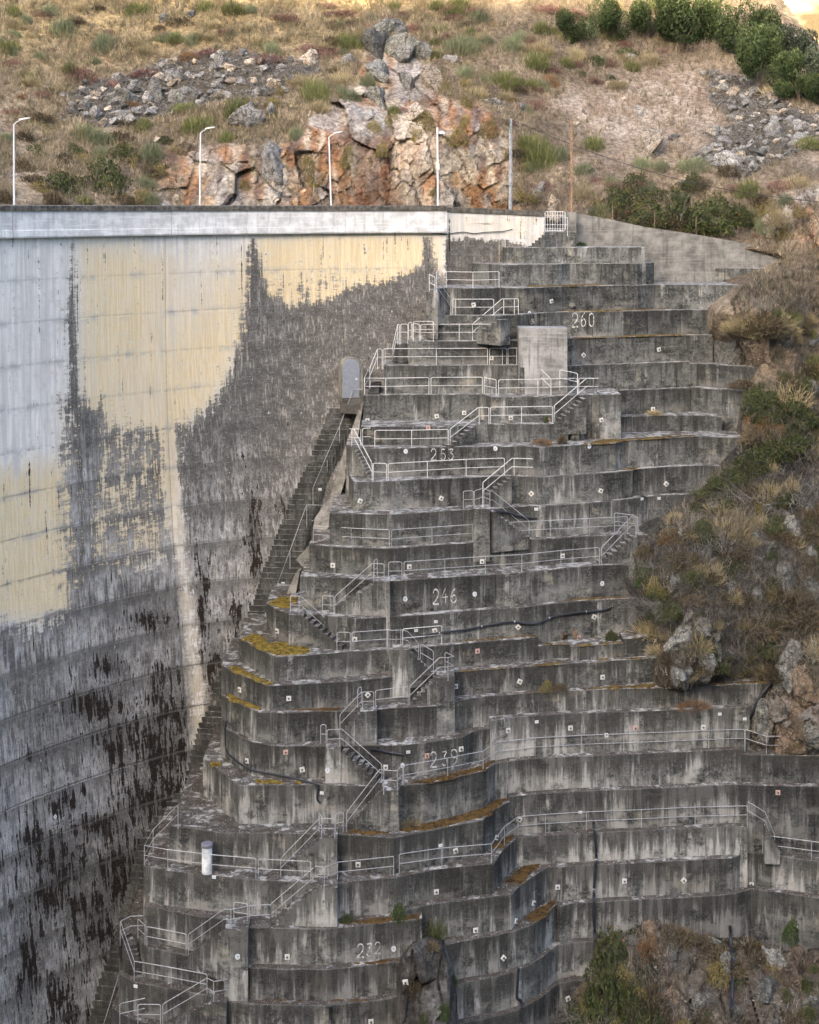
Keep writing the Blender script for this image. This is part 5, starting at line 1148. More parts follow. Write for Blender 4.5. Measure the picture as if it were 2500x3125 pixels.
# ------------------------------------------------------------------ handrails
def rail_h(u): return 1.0
ABOVE = {'1':'the topmost terrace','3':'the third terrace','4':'the terrace of the painted 260','5':'the terrace below the painted 260','6':'the terrace level with the arched door top','7':'the terrace level with the door sill','8':'the terrace above the painted 253','9':'the terrace of the painted 253'}
def handrail(spec, lab, mat='galv', H=1.0, r=.024, ends=True, grp='galvanised handrails along the terraces'):
    """spec: photo px of each base point / tier or depth below the eye; suffix n: no post here"""
    pts = []
    for t in spec.split():
        a, lv = t.split('/'); post = not lv.endswith('n'); lv = lv.rstrip('n'); u, v = px(a)
        if lv.startswith('h'): p = T(float(lv[1:]), u, v)
        else: p = T(lv, u, v, .08, .34 if 'rear' not in lab and 'frame' not in lab and 'corner' not in lab and 'platform' not in lab else 9)
        pts.append((p, post))
    root = empty('handrail', pts[0][0]); o0 = root.location
    P0 = [p-o0 for p, _ in pts]; up = Vector((0,0,1))
    for p, (q, post) in zip(P0, pts):
        if post:
            MB().tube([p-up*.25, p+up*(H-.03)], r*.95, 6).build('post', M[mat], root)
    top = []
    if ends and len(P0) > 1 and pts[0][1]:
        d = (P0[1]-P0[0]).normalized()*.09; top += [P0[0]+up*(H-.12), P0[0]+up*(H-.03)+d*.3, P0[0]+up*H+d]
    else: top.append(P0[0]+up*H)
    top += [p+up*H for p in P0[1:-1]]
    if ends and len(P0) > 1 and pts[-1][1]:
        d = (P0[-2]-P0[-1]).normalized()*.09; top += [P0[-1]+up*H+d, P0[-1]+up*(H-.03)+d*.3, P0[-1]+up*(H-.12)]
    else: top.append(P0[-1]+up*H)
    MB().tube(top, r, 6).build('top_rail', M[mat], root)
    MB().tube([p+up*H*.5 for p in P0], r*.85, 6).build('middle_rail', M[mat], root)
    return tag(root, lab, 'handrail', grp)
W = 'whiterail'
RAILS = [
('A1335,377/1 A1485,377/1 A1500,370/h2.5n B130,234/h1.59 B285,234/h1.59','white handrail climbing to the barred gate at the very top',W),
('A765,705/h5.1 A808,730/h5.2','short two-post rail at the dam end of the third terrace',W),
('A820,690/h5.05 A838,664/3 A905,660/3','short rail in the corner where the third terrace meets the dam',W),
('A820,735/h5.15n A927,868/4','rail slanting down the stair from the third terrace',W),
('A893,677/3 A1093,677/3 A1290,672/3','white two-panel rail on the third terrace, below the wing wall',W),
('A910,650/3 A1012,645/3','dull grey rail frame behind the white rail of the third terrace','galv'),
('A938,890/4 A963,892/4 A1250,890/4','rail on the painted 260 terrace, at its dam end',W),
('A1435,890/4 A1405,890/4 A1325,890/4 A1310,890/4n A1090,1040/5','rail turning down the short stair left of the painted 260',W),
('A700,1083/5 A990,1080/5 A1278,1077/5','longest rail on the terrace below the painted 260',W),
('A645,1060/h8.1 A795,1060/h8.1','rear rail frame behind the rail below the painted 260',W),
('A608,1072/5 A630,1060/5','narrow rail at the left corner of the terrace below the painted 260',W),
('A640,1070/5 A690,1083/5','slanting rail linking the frames below the painted 260',W),
('A550,1080/5 A604,1080/5','little rail beside the uppermost steps above the arched door',W),
('A540,1085/5 A527,1090/5 C487,248/6','steep rail beside the steps right of and above the arched door',W),
('C418,282/6 C487,250/6','short rail at the foot of the steps above the arched door',W),
('C432,275/6 C818,272/6 C1203,270/6','long rail on the terrace just above the arched door',W),
('C1218,270/6 C1315,271/6 C1347,271/6','small rounded rail left of the pale buttress stair',W),
('C1357,273/6 C1422,272/6 C1437,272/6n C1680,445/7','rail descending in front of the pale buttress',W),
('C410,395/6 C375,400/6 C318,425/h10.6 C276,498/7','rail curving down towards the arched door',W),
('C278,502/7 C437,505/7 C762,497/7','left rail of the terrace level with the arched door sill',W),
('C778,497/7 C1165,493/7','middle rail of the terrace level with the arched door sill',W),
('C1178,495/7 C1268,514/7','short slanting rail stepping out below the pale buttress',W),
('C1286,514/7 C1582,510/7 D350,440/7','rail in front of the foot of the pale buttress',W),
('D235,385/h11.2 D352,410/h11.25','small rear rail at the right foot of the pale buttress',W),
('D360,440/7 D455,446/7 D488,448/7n','short rail at the head of the stair below the pale buttress',W),
('D455,446/7 D410,446/7n D197,623/8','rail following the broad stair below the pale buttress',W),
('C1225,723/8 C1458,720/8 C1692,716/8','rail on the terrace above the orange grass, left of the broad stair',W),
('C1213,725/8 C1140,726/8 C1134,726/8n C922,872/9','rail running down the stair above the painted 253',W),
('C355,900/9 C632,899/9 C907,892/9','rail directly above the painted 253',W),
('C262,885/9 C392,878/9','rear rail frame at the dam end of the 253 terrace',W),
('C250,888/9 C182,900/9 C165,897/9n','rail corner hanging over the gully beside the 253 terrace',W),
('C200,900/9n C335,1139/10','steep rail down the narrow stair left of the painted 253',W),
('C343,1141/10 C443,1152/10','short rail at the foot of the narrow stair left of the painted 253',W),
('C455,1153/10 C750,1135/10 C1042,1118/10 C1330,1102/10','long rail directly below the painted 253',W),
('C1547,1107/10 C1403,1110/10 C1387,1110/10n C1169,1292/h16.95n C1167,1338/h17.35','rail down the stair right of and below the painted 253',W),
('F35,345/11 F110,370/11','left slanting rail of the small landing below the 253 stair','galv'),
('F118,372/h17.45 F190,352/h17.45 F235,376/h17.45 F255,378/11n F530,580/12','rail crossing the landing and dropping to the long rail terrace','galv'),
('E385,634/12 E670,653/12 E957,668/12','left rail of the longest railed terrace above the painted 246','galv'),
('E975,669/12 E1278,647/12 E1583,626/12 F105,624/12 F400,608/12 F690,593/12 F985,578/12 F1270,563/12','very long rail of eight posts above the painted 246','galv'),
('F1172,535/h19.2 F1332,555/h19.25','small rear rail beside the green creeper at the right end of the long rail','galv'),
('F1350,568/12 F1340,568/12 F1300,568/12n F1075,797/13','rail down the open steps at the right end of the long rail','galv'),
('E1068,913/13 E1375,890/13 E1680,868/13 F200,869/13 F475,854/13 F770,822/13 F1058,797/13','long rail of seven posts directly above the painted 246','galv'),
('E952,914/13 E1052,913/13','short rounded rail left of the rail above the painted 246','galv'),
('E918,927/h20.72 E840,924/h20.72 E828,924/h20.75n E548,1095/14','rail down the long ramped stair left of the painted 246','galv'),
('E842,900/13 E867,886/13','narrow rail frame at the head of the ramped stair','galv'),
('E455,1165/14 E540,1135/14','short sloping rail at the foot of the ramped stair','galv'),
('E410,1112/14 E215,1162/14','rail at the right edge of the yellow moss platform','galv'),
('E212,1168/h22.5 E278,1170/h22.5 E292,1170/h22.5n G793,412/15','rail down the pale treads below the yellow moss platform','galv'),
('G810,440/15 G910,458/15','short square rail at the foot of the pale treads','galv'),
('G922,457/15 G1190,438/15 G1225,450/15n G1290,447/15 G1340,450/h24.0n G1423,540/h24.8','rail with a bend above the pale buttress right of the moss terraces','galv'),
('G1303,432/15 G1598,405/15','yellowed rail at the left end of the long black hose',W),
('G1437,540/h24.8 G1535,600/h25.3','short slanting rail between two small landings','galv'),
('G1622,605/h25.2 G1690,640/h25.2n G1645,650/h25.2 G1580,650/h25.25n G1357,858/17','rail around the square landing and down its dark steps','galv'),
('G1100,906/17 G1345,857/17','rail between the two square stair landings','galv'),
('G1087,907/h26.6 G1003,912/h26.6 G993,912/h26.6n G832,1080/h27.95','rail down the short steps with the tilted anchor plate','galv'),
('G965,885/17 G993,868/17','narrow rail frame behind the short steps','galv'),
('G735,1196/h28.3 G830,1192/h28.3 I1340,205/h28.3n I1640,455/19','rail descending right to the terrace of the painted 239','galv'),
('I1180,105/18 I1220,160/18','slanting rail at the back of the landing left of the painted 239','galv'),
('J175,518/h29.9 J278,522/h29.9 J310,480/19n J318,482/19','rail around the landing right of the white target under 239','galv'),
('I1655,518/h29.9 I1625,510/h29.95n I1375,725/20','rail down the straight stair below the 239 landing','galv'),
('J325,480/19 J657,422/19 J923,368/19 J1020,290/19 J1315,232/19 J1663,222/19 M250,472/19 M411,468/19 M567,466/19 M702,466/19','very long rail in front of the painted 239, reaching far right','galv'),
('M704,466/19 M783,498/19b M958,493/19b M1110,497/19b','rail dropping to the far right lower ledge','galv'),
('I1287,884/h31.95 I1187,882/h31.95 I1170,882/h31.95n I880,1112/21','rail down the stair right of the standing white pipe','galv'),
('I1290,878/20 I1350,805/20','slanting rail right of the landing above the white pipe stair','galv'),
('I1168,838/20 I1187,870/h31.95','leaning rail left of the landing above the white pipe stair','galv'),
('Q750,400/h32.4 Q645,505/h33.2 Q608,572/21 Q707,590/21 Q892,612/21 Q1078,628/21','rail curving round the platform with the standing white pipe','galv'),
('I710,1187/21 I1105,1207/21','straight rail right of the standing white pipe','galv'),
('K1630,197/h33.8n K1700,205/h33.8 L75,165/21 L497,120/21n L497,118/21','rail over the landing above the painted 232','galv'),
('L540,88/21 L860,55/21 L1233,25/21 J1083,938/21 J1185,845/21 J1245,785/21n J1393,758/21 J1700,736/21 N390,78/21 N568,76/21 N742,80/21','very long rail on the terrace above 232, bending into the recess and far right','galv'),
('N744,84/h33.85n N800,118/h34.2n N832,185/22b','curved rail dropping at the far right end of the lower long rail','galv'),
('N793,200/22b N955,218/22b N1060,232/22b','rail leaving the picture at the lower right','galv'),
('K1620,208/h33.8n K1295,465/22','rail down the stair left of and above the painted 232','galv'),
('K1295,468/22 K1135,495/22 K1060,512/h35.6n K998,522/h35.6 K945,522/h35.6n K677,708/23','rail over the lower landing and down its stair','galv'),
('K1020,468/22 K1122,432/22','sloping rail against the wall above the lower landing','galv'),
('K365,648/23 K660,707/23','straight rail on the lowest left platform','galv'),
('K298,588/23 K352,645/23','slanting rail at the left corner of the lowest left platform','galv'),
('K335,565/h37.3n K240,570/h37.3n K165,608/h37.4','bent rail over the dark gully at the lower left','galv'),
('K168,610/h37.4n K270,912/24 K548,958/24 K818,1018/24','rail down the lowest left steps and along the terrace under 232','galv'),
('K1010,1010/24n K915,1060/h38.9n K868,1066/h38.9 K818,1040/h38.9n K485,1235/h40.6','rail at the bottom running down the lowest visible stair','galv'),
('K298,1236/h40.5 K468,1238/h40.5','square rail cut by the bottom edge of the picture','galv'),
('K350,1190/h40.3n K162,1232/h40.4','bent rail at the very bottom left','galv'),
]
for a, b, c in RAILS: handrail(a, b, c, r=.022 if c == W else .020)
def drail(spec, lab, posts, depth_off=-.9):
    """single thin rail along the foot stair: photo px of its top, depth from the dam face beside it"""
    Q = []
    for t in spec.split():
        u, v = px(t); vv = v+46
        k = min(range(len(SL)), key=lambda i: abs((SL[i][1]+SR[i][1])/2-vv)); Q.append(P(u, v, (lp[k].y+rp[k].y)/2-.25))
    root = empty('stair_handrail', Q[0]); MB().tube([q-Q[0] for q in Q], .022, 6).build('top_rail', M['galv'], root)
    for t in posts.split():
        u, v = px(t.split(';')[0]); v2 = px(t.split(';')[1])[1]; d = Q[min(range(len(Q)), key=lambda i: abs(uv_of(*Q[i])[1]-v))].y
        MB().tube([P(u, v, d)-Q[0], P(u, v2, d)-Q[0]], .022, 6).build('post', M['galv'], root)
    tag(root, lab, 'handrail', 'thin rails of the foot stair')
drail('C265,463 C230,463 C190,472 C90,740 C0,945 E383,220','thin single rail down the upper foot stair from the arched door','C235,465;C235,530 C182,500;C182,632 C90,742;C90,862 E490,10;E490,102 E383,222;E383,388')
drail('E335,345 E210,690 E70,1062','thin single rail down the middle of the foot stair','E336,345;E336,515 E210,705;E210,828 E120,935;E120,1042')
drail('E338,345 E468,350 E470,425 E372,470','short bent rail crossing the foot stair','E468,350;E468,480')
drail('G272,175 G230,298','short end of rail beside the yellow moss terraces','G272,172;G272,278')
drail('K162,840 K40,1235','thin single rail on the dark lowest foot stair','K150,870;K150,1030')
drail('C130,430 C150,430','lone post on the dam side of the arched door','C130,430;C130,570')
drail('I155,420 I230,432 I278,430 I300,375','small cage rail on the foot stair beside the corner terrace','I155,420;I155,555 I275,432;I275,475')
# ------------------------------------------------------------------ white barred gate
g0 = P(*px('B137,225'), 94.5); g1 = P(*px('B270,225'), 94.5); zt_ = P(*px('B137,98'), 94.5).z-g0.z
gate = empty('barred_gate', g0); tag(gate, 'white barred metal gate at the end of the crest parapet', 'gate')
L_ = g1.x-g0.x; mb = MB(); mb.tube([(0,0,0),(0,0,zt_-.08),(.08,0,zt_),(L_-.08,0,zt_),(L_,0,zt_-.08),(L_,0,.08),(L_-.08,0,0),(0,0,0)], .03, 6); mb.build('frame', M[W], gate)
for i in range(1, 8): x = L_*i/8; MB().tube([(x,0,.02),(x,0,zt_-.02)], .02, 6).build('bar', M[W], gate)
for z in (.14, zt_-.25): MB().tube([(0,0,z),(L_,0,z)], .022, 6).build('cross_rail', M[W], gate)
# ------------------------------------------------------------------ poles
def pole(name, u, v0, v1, d, r0, r1, mat, lab, cat, ub=None, n=8, parts=None):
    b = P(u if ub is None else ub, v1, d); t = P(u, v0, d); e = empty(name, b)
    MB().tube([(0,0,-.6), (0,0,0), t-b], [r0, r0, r1], n).build('pole', M[mat], e); tag(e, lab, cat); return e, t-b, b
for (ut, vt, ub, vb, du, lab) in ((42,379,43,632,44,'white street lamp furthest left, arm pointing right'),(612,405,610,632,40,'white street lamp second from the left, above the rock cutting'),(1004,418,1011,632,38,'white street lamp third from the left, leaning slightly')):
    xx = x_of_u(ub); d = crest_y(xx)+1.1
    e, t, b = pole('street_lamp', ut, vt, vb, d, .06, .042, 'lamp_white', lab, 'street lamp', ub); e['group'] = 'street lamps along the dam crest'
    ln = du*d/F; MB().tube([t-Vector((0,0,.03)), t+Vector((.12,0,.10)), t+Vector((ln*.45,0,.22))], .03, 6).build('arm', M['lamp_white'], e)
    hd = MB(); a = t+Vector((ln*.35,0,.20)); q = [(0,-.05),(.25,-.11),(.75,-.12),(1,-.03),(1,.03),(.75,.12),(.25,.11),(0,.05)]; s = ln*.75
    hd.add([a+Vector((x*s, y, .02+.10*x)) for x, y in q]+[a+Vector((x*s, y*.75, .09+.10*x)) for x, y in q], [tuple(range(8))[::-1], tuple(range(8,16))]+[(i,(i+1)%8,(i+1)%8+8,i+8) for i in range(8)]); hd.build('lamp_head', M['lamp_white'], e)
e, t, b = pole('camera_pole', 1335, 388, 636, crest_y(x_of_u(1337))+1.2, .07, .06, 'lamp_white', 'slender white pole carrying a security camera at the end of the dam crest', 'camera pole', 1337)
MB().tube([t+Vector((0,-.08,-.42)), t+Vector((.18,-.1,-.40))], .03, 6).build('bracket', M['lamp_white'], e)
MB().tube([t+Vector((.16,-.12,-.30)), t+Vector((.20,-.14,-.36)), t+Vector((.38,-.2,-.40)), t+Vector((.44,-.2,-.46))], [.05,.12,.12,.07], 10).build('camera', M['lamp_white'], e)
MB().tube([t+Vector((.32,-.2,-.46)), t+Vector((.32,-.2,-.62))], [.10,.07], 10).build('camera_dome', M['bolt'], e)
MB().box((-.09,-.16,2.55),(.10,-.05,2.95)).build('junction_box', M['lamp_white'], e)
e, t, b = pole('utility_pole', 1559, 362, 642, 97.5, .13, .10, 'post_grey', 'tall grey utility pole standing behind the wing wall', 'utility pole', 1558)
MB().box((-.10,-.14,t.z-1.6),(.02,-.10,t.z-.1)).build('cable_guard', M['leafy'], e) if False else None
MB().tube([t+Vector((-.08,-.12,-.1)), t+Vector((-.1,-.14,-.5)), t+Vector((.0,-.13,-1.0))], .025, 5).build('green_cable', flat_mat('green_cable', (.03,.16,.09), .5, 0), e)
for zz in (.28,.5,.62): MB().box((-.14,-.14,t.z*zz),(.14,-.10,t.z*zz+.05)).build('band', M['galv'], e)
pole('iron_post', 1745, 363, 645, 96.0, .08, .07, 'rust', 'rusty iron post behind the barred gate', 'post')
c0 = P(1562, 366, 97.5); c1 = P(2560, 622, 93.0); MBc = MB().tube([c0.lerp(c1, i/24)-c0-Vector((0,0,1.1*math.sin(math.pi*i/24))) for i in range(25)], .02, 5)
cb = MBc.build('overhead_cable', M['pipe'], None, loc=c0); tag(cb, 'black cable sagging from the utility pole across the hillside', 'cable')
FL = ['first thin wooden fence stake right of the rusty post','second fence stake, tallest above the retaining wall','third fence stake above the retaining wall','fourth fence stake, above the lower half of the retaining wall','fifth fence stake, in front of the tan rocks','last fence stake at the right edge']
for i, (x, y0, y1) in enumerate(((855,850,905),(1033,883,950),(1207,915,985),(1383,948,1015),(1565,985,1045),(1690,955,1040))):
    u, v0 = px('R%d,%d' % (x, y0)); v1 = px('R%d,%d' % (x, y1))[1]; b = P(u, v1, 97.1); hh = (v1-v0)*97.1/F
    o = MB().add([(-.03,-.03,-.5),(.03,-.03,-.5),(.03,.03,-.5),(-.03,.03,-.5),(-.025,-.025,hh),(.025,-.02,hh+.02),(.025,.025,hh),(-.025,.025,hh-.02)], [(0,3,2,1),(4,5,6,7),(0,1,5,4),(1,2,6,5),(2,3,7,6),(3,0,4,7)]).build('fence_stake', M['wood'], None, loc=b); tag(o, FL[i], 'fence stake', 'fence stakes above the retaining wall')
# ------------------------------------------------------------------ wall-mounted things, found by looking at the built walls
bpy.context.view_layer.update(); DG = bpy.context.evaluated_depsgraph_get()
SKIN = ('terrace_wall','buttress','stair_landing','concrete_block','wall_face','step','rock_outcrop','lower_slope','hillside','wall_panel','boulder','gate_platform','gate_pillar')
def wall(u, v):
    for dv in (0, 4, -4, 8, -8, 14):
        h = hit(u, v+dv, SKIN)
        if h and abs(h[1].z) < .75: return h[0], Vector((h[1].x, h[1].y, 0)).normalized(), h[2]
    return None
def frame(p, n, roll=0.0):
    if n.y > 0: n = -n
    y = n; x = y.cross(Vector((0,0,1))).normalized(); x = -x if x.x < 0 else x; z = Vector((0,0,1))
    x2 = x*math.cos(roll)+z*math.sin(roll); z2 = -x*math.sin(roll)+z*math.cos(roll)
    return lambda a, b, c: p+x2*a+z2*b+y*c        # across, up, outwards
WALLNAME = [(742,'topmost wall'),(800,'second wall from the top'),(870,'third wall from the top'),(950,'260 wall'),(1030,'first wall under the 260 wall'),(1105,'second wall under the 260 wall'),(1200,'third wall under the 260 wall'),(1292,'second wall above the 253 wall') ,(1362,'253 wall'),(1455,'first wall under the 253 wall'),(1560,'second wall under the 253 wall'),(1655,'first wall above the 246 wall'),(1760,'246 wall'),(1870,'first wall under the 246 wall'),(1975,'second wall under the 246 wall'),(2070,'third wall under the 246 wall'),(2160,'wall above the 239 wall'),(2262,'239 wall'),(2395,'first wall under the 239 wall'),(2545,'second wall under the 239 wall'),(2680,'first wall above the 232 wall'),(2810,'232 wall'),(2935,'wall under the 232 wall'),(3050,'lowest wall in the picture')]
TIERWALL = {'1':'topmost wall','2':'second wall from the top','2b':'second wall from the top','3':'third wall from the top','4':'260 wall','4b':'260 wall','5':'first wall under the 260 wall','6':'second wall under the 260 wall','6b':'second wall under the 260 wall','6c':'second wall under the 260 wall','7c':'third wall under the 260 wall','7':'third wall under the 260 wall','7b':'third wall under the 260 wall','8':'wall above the 253 wall','8b':'wall above the 253 wall','9':'253 wall','10':'first wall under the 253 wall','11':'second wall under the 253 wall','12':'first wall above the 246 wall','13':'246 wall','14':'first wall under the 246 wall','15':'second wall under the 246 wall','15b':'second wall under the 246 wall','15c':'second wall under the 246 wall','16':'third wall under the 246 wall','17':'first wall above the 239 wall','18':'239 wall','18b':'239 wall','19':'first wall under the 239 wall','19b':'first wall under the 239 wall','20':'second wall under the 239 wall','20b':'second wall under the 239 wall','21':'first wall above the 232 wall','22':'232 wall','22b':'232 level wall at the right','23':'wall under the 232 wall','23b':'second lowest right wall','24':'lowest wall','24b':'lowest right wall','25b':'lowest right wall'}
OB2T = {o.name: n for n, o in TIER_OBJ.items()}
def mount(items, build, what, cat, grp, name):
    found = []
    for it in items:
        u, v = px(it[0]); w = wall(u, v)
        if not w: continue
        found.append((u, v, w, it))
    byw = {}
    for f in found:
        t = OB2T.get(f[2][2].name); wn_ = TIERWALL.get(t) if t else None
        byw.setdefault(wn_, []).append(f)
    ORD = ['first','second','third','fourth','fifth','sixth','seventh','eighth','ninth','tenth','eleventh','twelfth']
    for wn_, L in byw.items():
        L.sort(key=lambda f: f[0])
        for i, (u, v, w, it) in enumerate(L):
            w_ = it[2] if len(it) > 2 else what
            if cat == 'anchor plate': w_ = {'d':'diamond-set ','t':'tilted ','s':'level ','b':'tilted '}[it[1][0]]+w_.replace('white ', 'white ')
            if wn_: lab = ('only '+w_ if len(L) == 1 else w_+', '+ORD[min(i, 11)]+' from the left')+' on the '+wn_
            else:
                base = {'buttress':'a square buttress','stair_landing':'a stair landing wall','step':'the side of a stair','hillside':'the hillside rock','rock_outcrop':'the dark rock knoll','concrete_block':'the dam face','boulder':'a bare rock'}.get(w[2].name.split('.')[0], 'the wall')
                lab = w_+' on '+base+(', '+where(u, v)[0] if len((w_+base+where(u, v)[0]).split()) < 13 else '')
            k = 2
            while lab in USED: lab = w_+' on '+(wn_ or 'the rock')+', number %d counting rightwards' % k; k += 1
            USED[lab] = 1; e = build(u, v, w, it); tag(e, lab, cat, grp)
def plate_build(u, v, w, it):
    p, n, _ = w; roll = math.radians({'d':45,'t':12,'s':0,'b':-25}[it[1][0]]); mat = 'pink' if 'p' in it[1] else 'plate'
    f = frame(p, n, roll); e = empty('anchor_plate', p); a = .125; V = [f(x*a, z*a, y)-p for y in (-.03, .055) for x, z in ((-1,-1),(1,-1),(1,1),(-1,1))]
    MB().add(V, [(0,1,2,3),(7,6,5,4),(0,4,5,1),(1,5,6,2),(2,6,7,3),(3,7,4,0)]).build('plate', M[mat], e)
    MB().tube([f(0,0,.05)-p, f(0,0,.09)-p], .058, 6).build('nut', M['bolt'], e); MB().tube([f(0,0,.08)-p, f(.0,-.01,.17)-p], .026, 6).build('bolt', M['bolt'], e); return e
A = [(s[:-2], s[-1]) for s in 'B178,688:t B390,1043:d B886,1006:t C1233,227:s C300,697:s C820,665:t C1027,640:s C1377,679:s D507,607:t D847,535:s D1490,558:s A1100,812:t E615,262:s E737,318:b E1347,297:b F547,262:d F1068,240:b F1559,189:d E533,800:s E1106,812:s E1655,773:s F780,730:s G363,310:s G945,372:s G1545,307:t H693,279:d H1265,203:b G80,751:s G447,816:s G1040,789:d H705,689:b H1328,656:s H222,725:s I629,300:t I1042,365:t J190,348:s J757,211:s J1110,72:s J1580,53:s M547,391:s J715,977:t J1195,740:b J1023,877:b I1462,1080:s L817,238:s L1547,323:b L1415,458:b L1112,527:s L1322,735:d N111,307:s N333,287:s N530,285:d N756,299:s N902,442:s N145,678:t K1422,727:s L587,920:t L325,1215:s'.split()]
A += [(s[:-2], s[-1]+'p', 'pinkish anchor plate') for s in 'C757,717:t C1660,697:t H1147,370:s H387,460:s I917,235:s H1575,1039:s J500,262:s M826,635:s'.split()]
mount(A, plate_build, 'white anchor plate', 'anchor plate', 'square anchor plates on the walls', 'anchor_plate')
def text_digits(e, f, p, txt, s, off=.012):
    for i, ch in enumerate(txt): stroke(e, f, p, ch, (i-(len(txt)-1)/2)*s*.75, 0, s, off)
DG_ = {'0':[[(.5,1),(.15,.85),(.1,.5),(.15,.15),(.5,0),(.85,.15),(.9,.5),(.85,.85),(.5,1)]],'1':[[(.3,.8),(.55,1),(.55,0)]],
'2':[[(.08,.76),(.2,.95),(.5,1.02),(.8,.92),(.86,.7),(.7,.45),(.3,.18),(.05,0),(.95,.03)]],'3':[[(.1,.95),(.85,.97),(.45,.6),(.8,.5),(.9,.25),(.7,.03),(.35,-.02),(.08,.15)]],
'4':[[(.62,1.02),(.05,.38),(.98,.42)],[(.66,.62),(.64,0)]],'5':[[(.85,1),(.25,.98),(.2,.58),(.55,.62),(.88,.42),(.8,.1),(.4,-.02),(.08,.12)]],
'6':[[(.75,1.02),(.35,.8),(.12,.4),(.2,.08),(.5,-.02),(.82,.12),(.86,.38),(.6,.55),(.25,.42)]],'9':[[(.85,.6),(.55,.45),(.2,.55),(.12,.8),(.35,1),(.7,.98),(.88,.75),(.85,.35),(.65,.05),(.35,0)]],'8':[[(.5,.52),(.15,.75),(.5,1),(.85,.75),(.5,.52),(.12,.25),(.5,0),(.88,.25),(.5,.52)]],
'7':[[(.1,1),(.9,1),(.4,0)]],'S':[[(.85,.9),(.5,1),(.2,.8),(.8,.3),(.5,0),(.15,.12)]]}
def smooth(L, k=4):
    if len(L) < 4: return L
    out = []
    for i in range(len(L)-1):
        p0 = L[max(i-1,0)]; p1 = L[i]; p2 = L[i+1]; p3 = L[min(i+2,len(L)-1)]
        for j in range(k):
            t = j/k; out.append(tuple(.5*((2*p1[c])+(-p0[c]+p2[c])*t+(2*p0[c]-5*p1[c]+4*p2[c]-p3[c])*t*t+(-p0[c]+3*p1[c]-3*p2[c]+p3[c])*t**3) for c in (0,1)))
    return out+[L[-1]]
def ribbon(L, w):
    V = []; n = len(L)
    for i, (x, y) in enumerate(L):
        a = L[max(i-1,0)]; b = L[min(i+1,n-1)]; dx, dy = b[0]-a[0], b[1]-a[1]; l = math.hypot(dx, dy)+1e-9; V += [(x-dy/l*w, y+dx/l*w), (x+dy/l*w, y-dx/l*w)]
    return V, [(2*i, 2*i+1, 2*i+3, 2*i+2) for i in range(n-1)]
NUM = flat_mat('painted_number_white', (.50,.50,.485), .85, 0, .75, 7)
for txt, boxes in (('260', 'B313,768,357,857 B372,766,408,852 B424,768,462,852'), ('253','C776,912,820,996 C848,916,890,992 C905,912,950,990'), ('246','E1284,985,1332,1095 E1348,977,1398,1082 E1414,980,1466,1080'), ('239','J525,236,578,348 J610,228,655,332 J676,218,734,326'), ('232','L222,634,276,733 L290,628,338,720 L356,618,400,704')):
    first = None
    for ch, bx in zip(txt, boxes.split()):
        x0, y0, x1, y1 = [float(a) for a in bx[1:].split(',')]; ox, oy, k = ZOOM[bx[0]]
        for st_ in DG_[ch]:
            V, Fc = ribbon(smooth(st_), .054*(1 if txt != '232' else 1.15)); co = []
            for x, y in V:
                u = ox+(x0+x*(x1-x0))*k; v = oy+(y1-y*(y1-y0))*k; h = hit(u, v, SKIN)
                if not h: co = None; break
                p = h[0]; p = p+(EYE-p).normalized()*.03; co.append(p)
            if not co: continue
            if first is None:
                first = empty('painted_number', co[0]); tag(first, {'260':'topmost painted number, 260, right of the pale buttress','253':'painted number 253, between two railed terraces in the upper middle','246':'painted number 246 between two round white targets','239':'faded painted number 239 behind a long rail','232':'lowest painted number, 232, beside one white target'}[txt], 'painted number')
            obj('digit', mesh_data('digit', [c-first.location for c in co], Fc, NUM), first)
# round white survey targets with a hand-painted figure or a dark hole
TGT = NT('chalky_white_target', .8, .15); TGT = TGT.done(TGT.mix(TGT.step(TGT.noise(TGT.pos(), 14, 5, .7), .38, .5), (.30,.33,.35), (.62,.65,.67)))
BLUE = flat_mat('faded_blue_paint', (.25,.36,.42), .8, 0, .3, 9)
def target_build(u, v, w, it):
    p, n, _ = w; f = frame(p, n, 0); e = empty('survey_target', p); r = it[1]; n_ = 18; rnd_ = random.Random(int(u))
    ring = [(math.cos(i*2*math.pi/n_)*r*rnd_.uniform(.86,1.1), math.sin(i*2*math.pi/n_)*r*1.15*rnd_.uniform(.86,1.1)) for i in range(n_)]
    MB().add([f(a, b, .02)-p for a, b in ring]+[f(a, b, -.03)-p for a, b in ring], [tuple(range(n_))]+[(i,(i+1)%n_,(i+1)%n_+n_,i+n_) for i in range(n_)]).build('disc', TGT, e)
    if it[3]:
        for st_ in DG_.get(it[3], []):
            V, Fc = ribbon(smooth([(x*.5-.25, y*.9-.45) for x, y in st_]), .07); MB().add([f(a*r*1.9, b*r*1.5, .026)-p for a, b in V], Fc).build('figure', BLUE, e)
    MB().tube([f(0,r*.1,.0)-p, f(0,r*.1,.06)-p], r*.16, 8).build('pin', M['bolt'], e); return e
mount([('C588,930',.125,'round white target',''),('C1262,908',.125,'round white target',''),('D428,780',.125,'round white target',''),('E1077,1054',.125,'round white target','8'),('E1600,1018',.125,'round white target','5'),('F1080,937',.125,'round white target','6'),('J318,335',.125,'round white target',''),('I1232,372',.125,'round white target',''),('H1357,1095',.125,'round white target','2'),('K1048,725',.125,'round white target','9'),('L497,667',.125,'round white target',''),('Q232,370',.10,'small white target',''),('A1517,875',.12,'small white target',''),('E1165,-1',.1,'small white target','')][:13], target_build, 'round white target', 'survey target', 'white survey targets', 'survey_target')
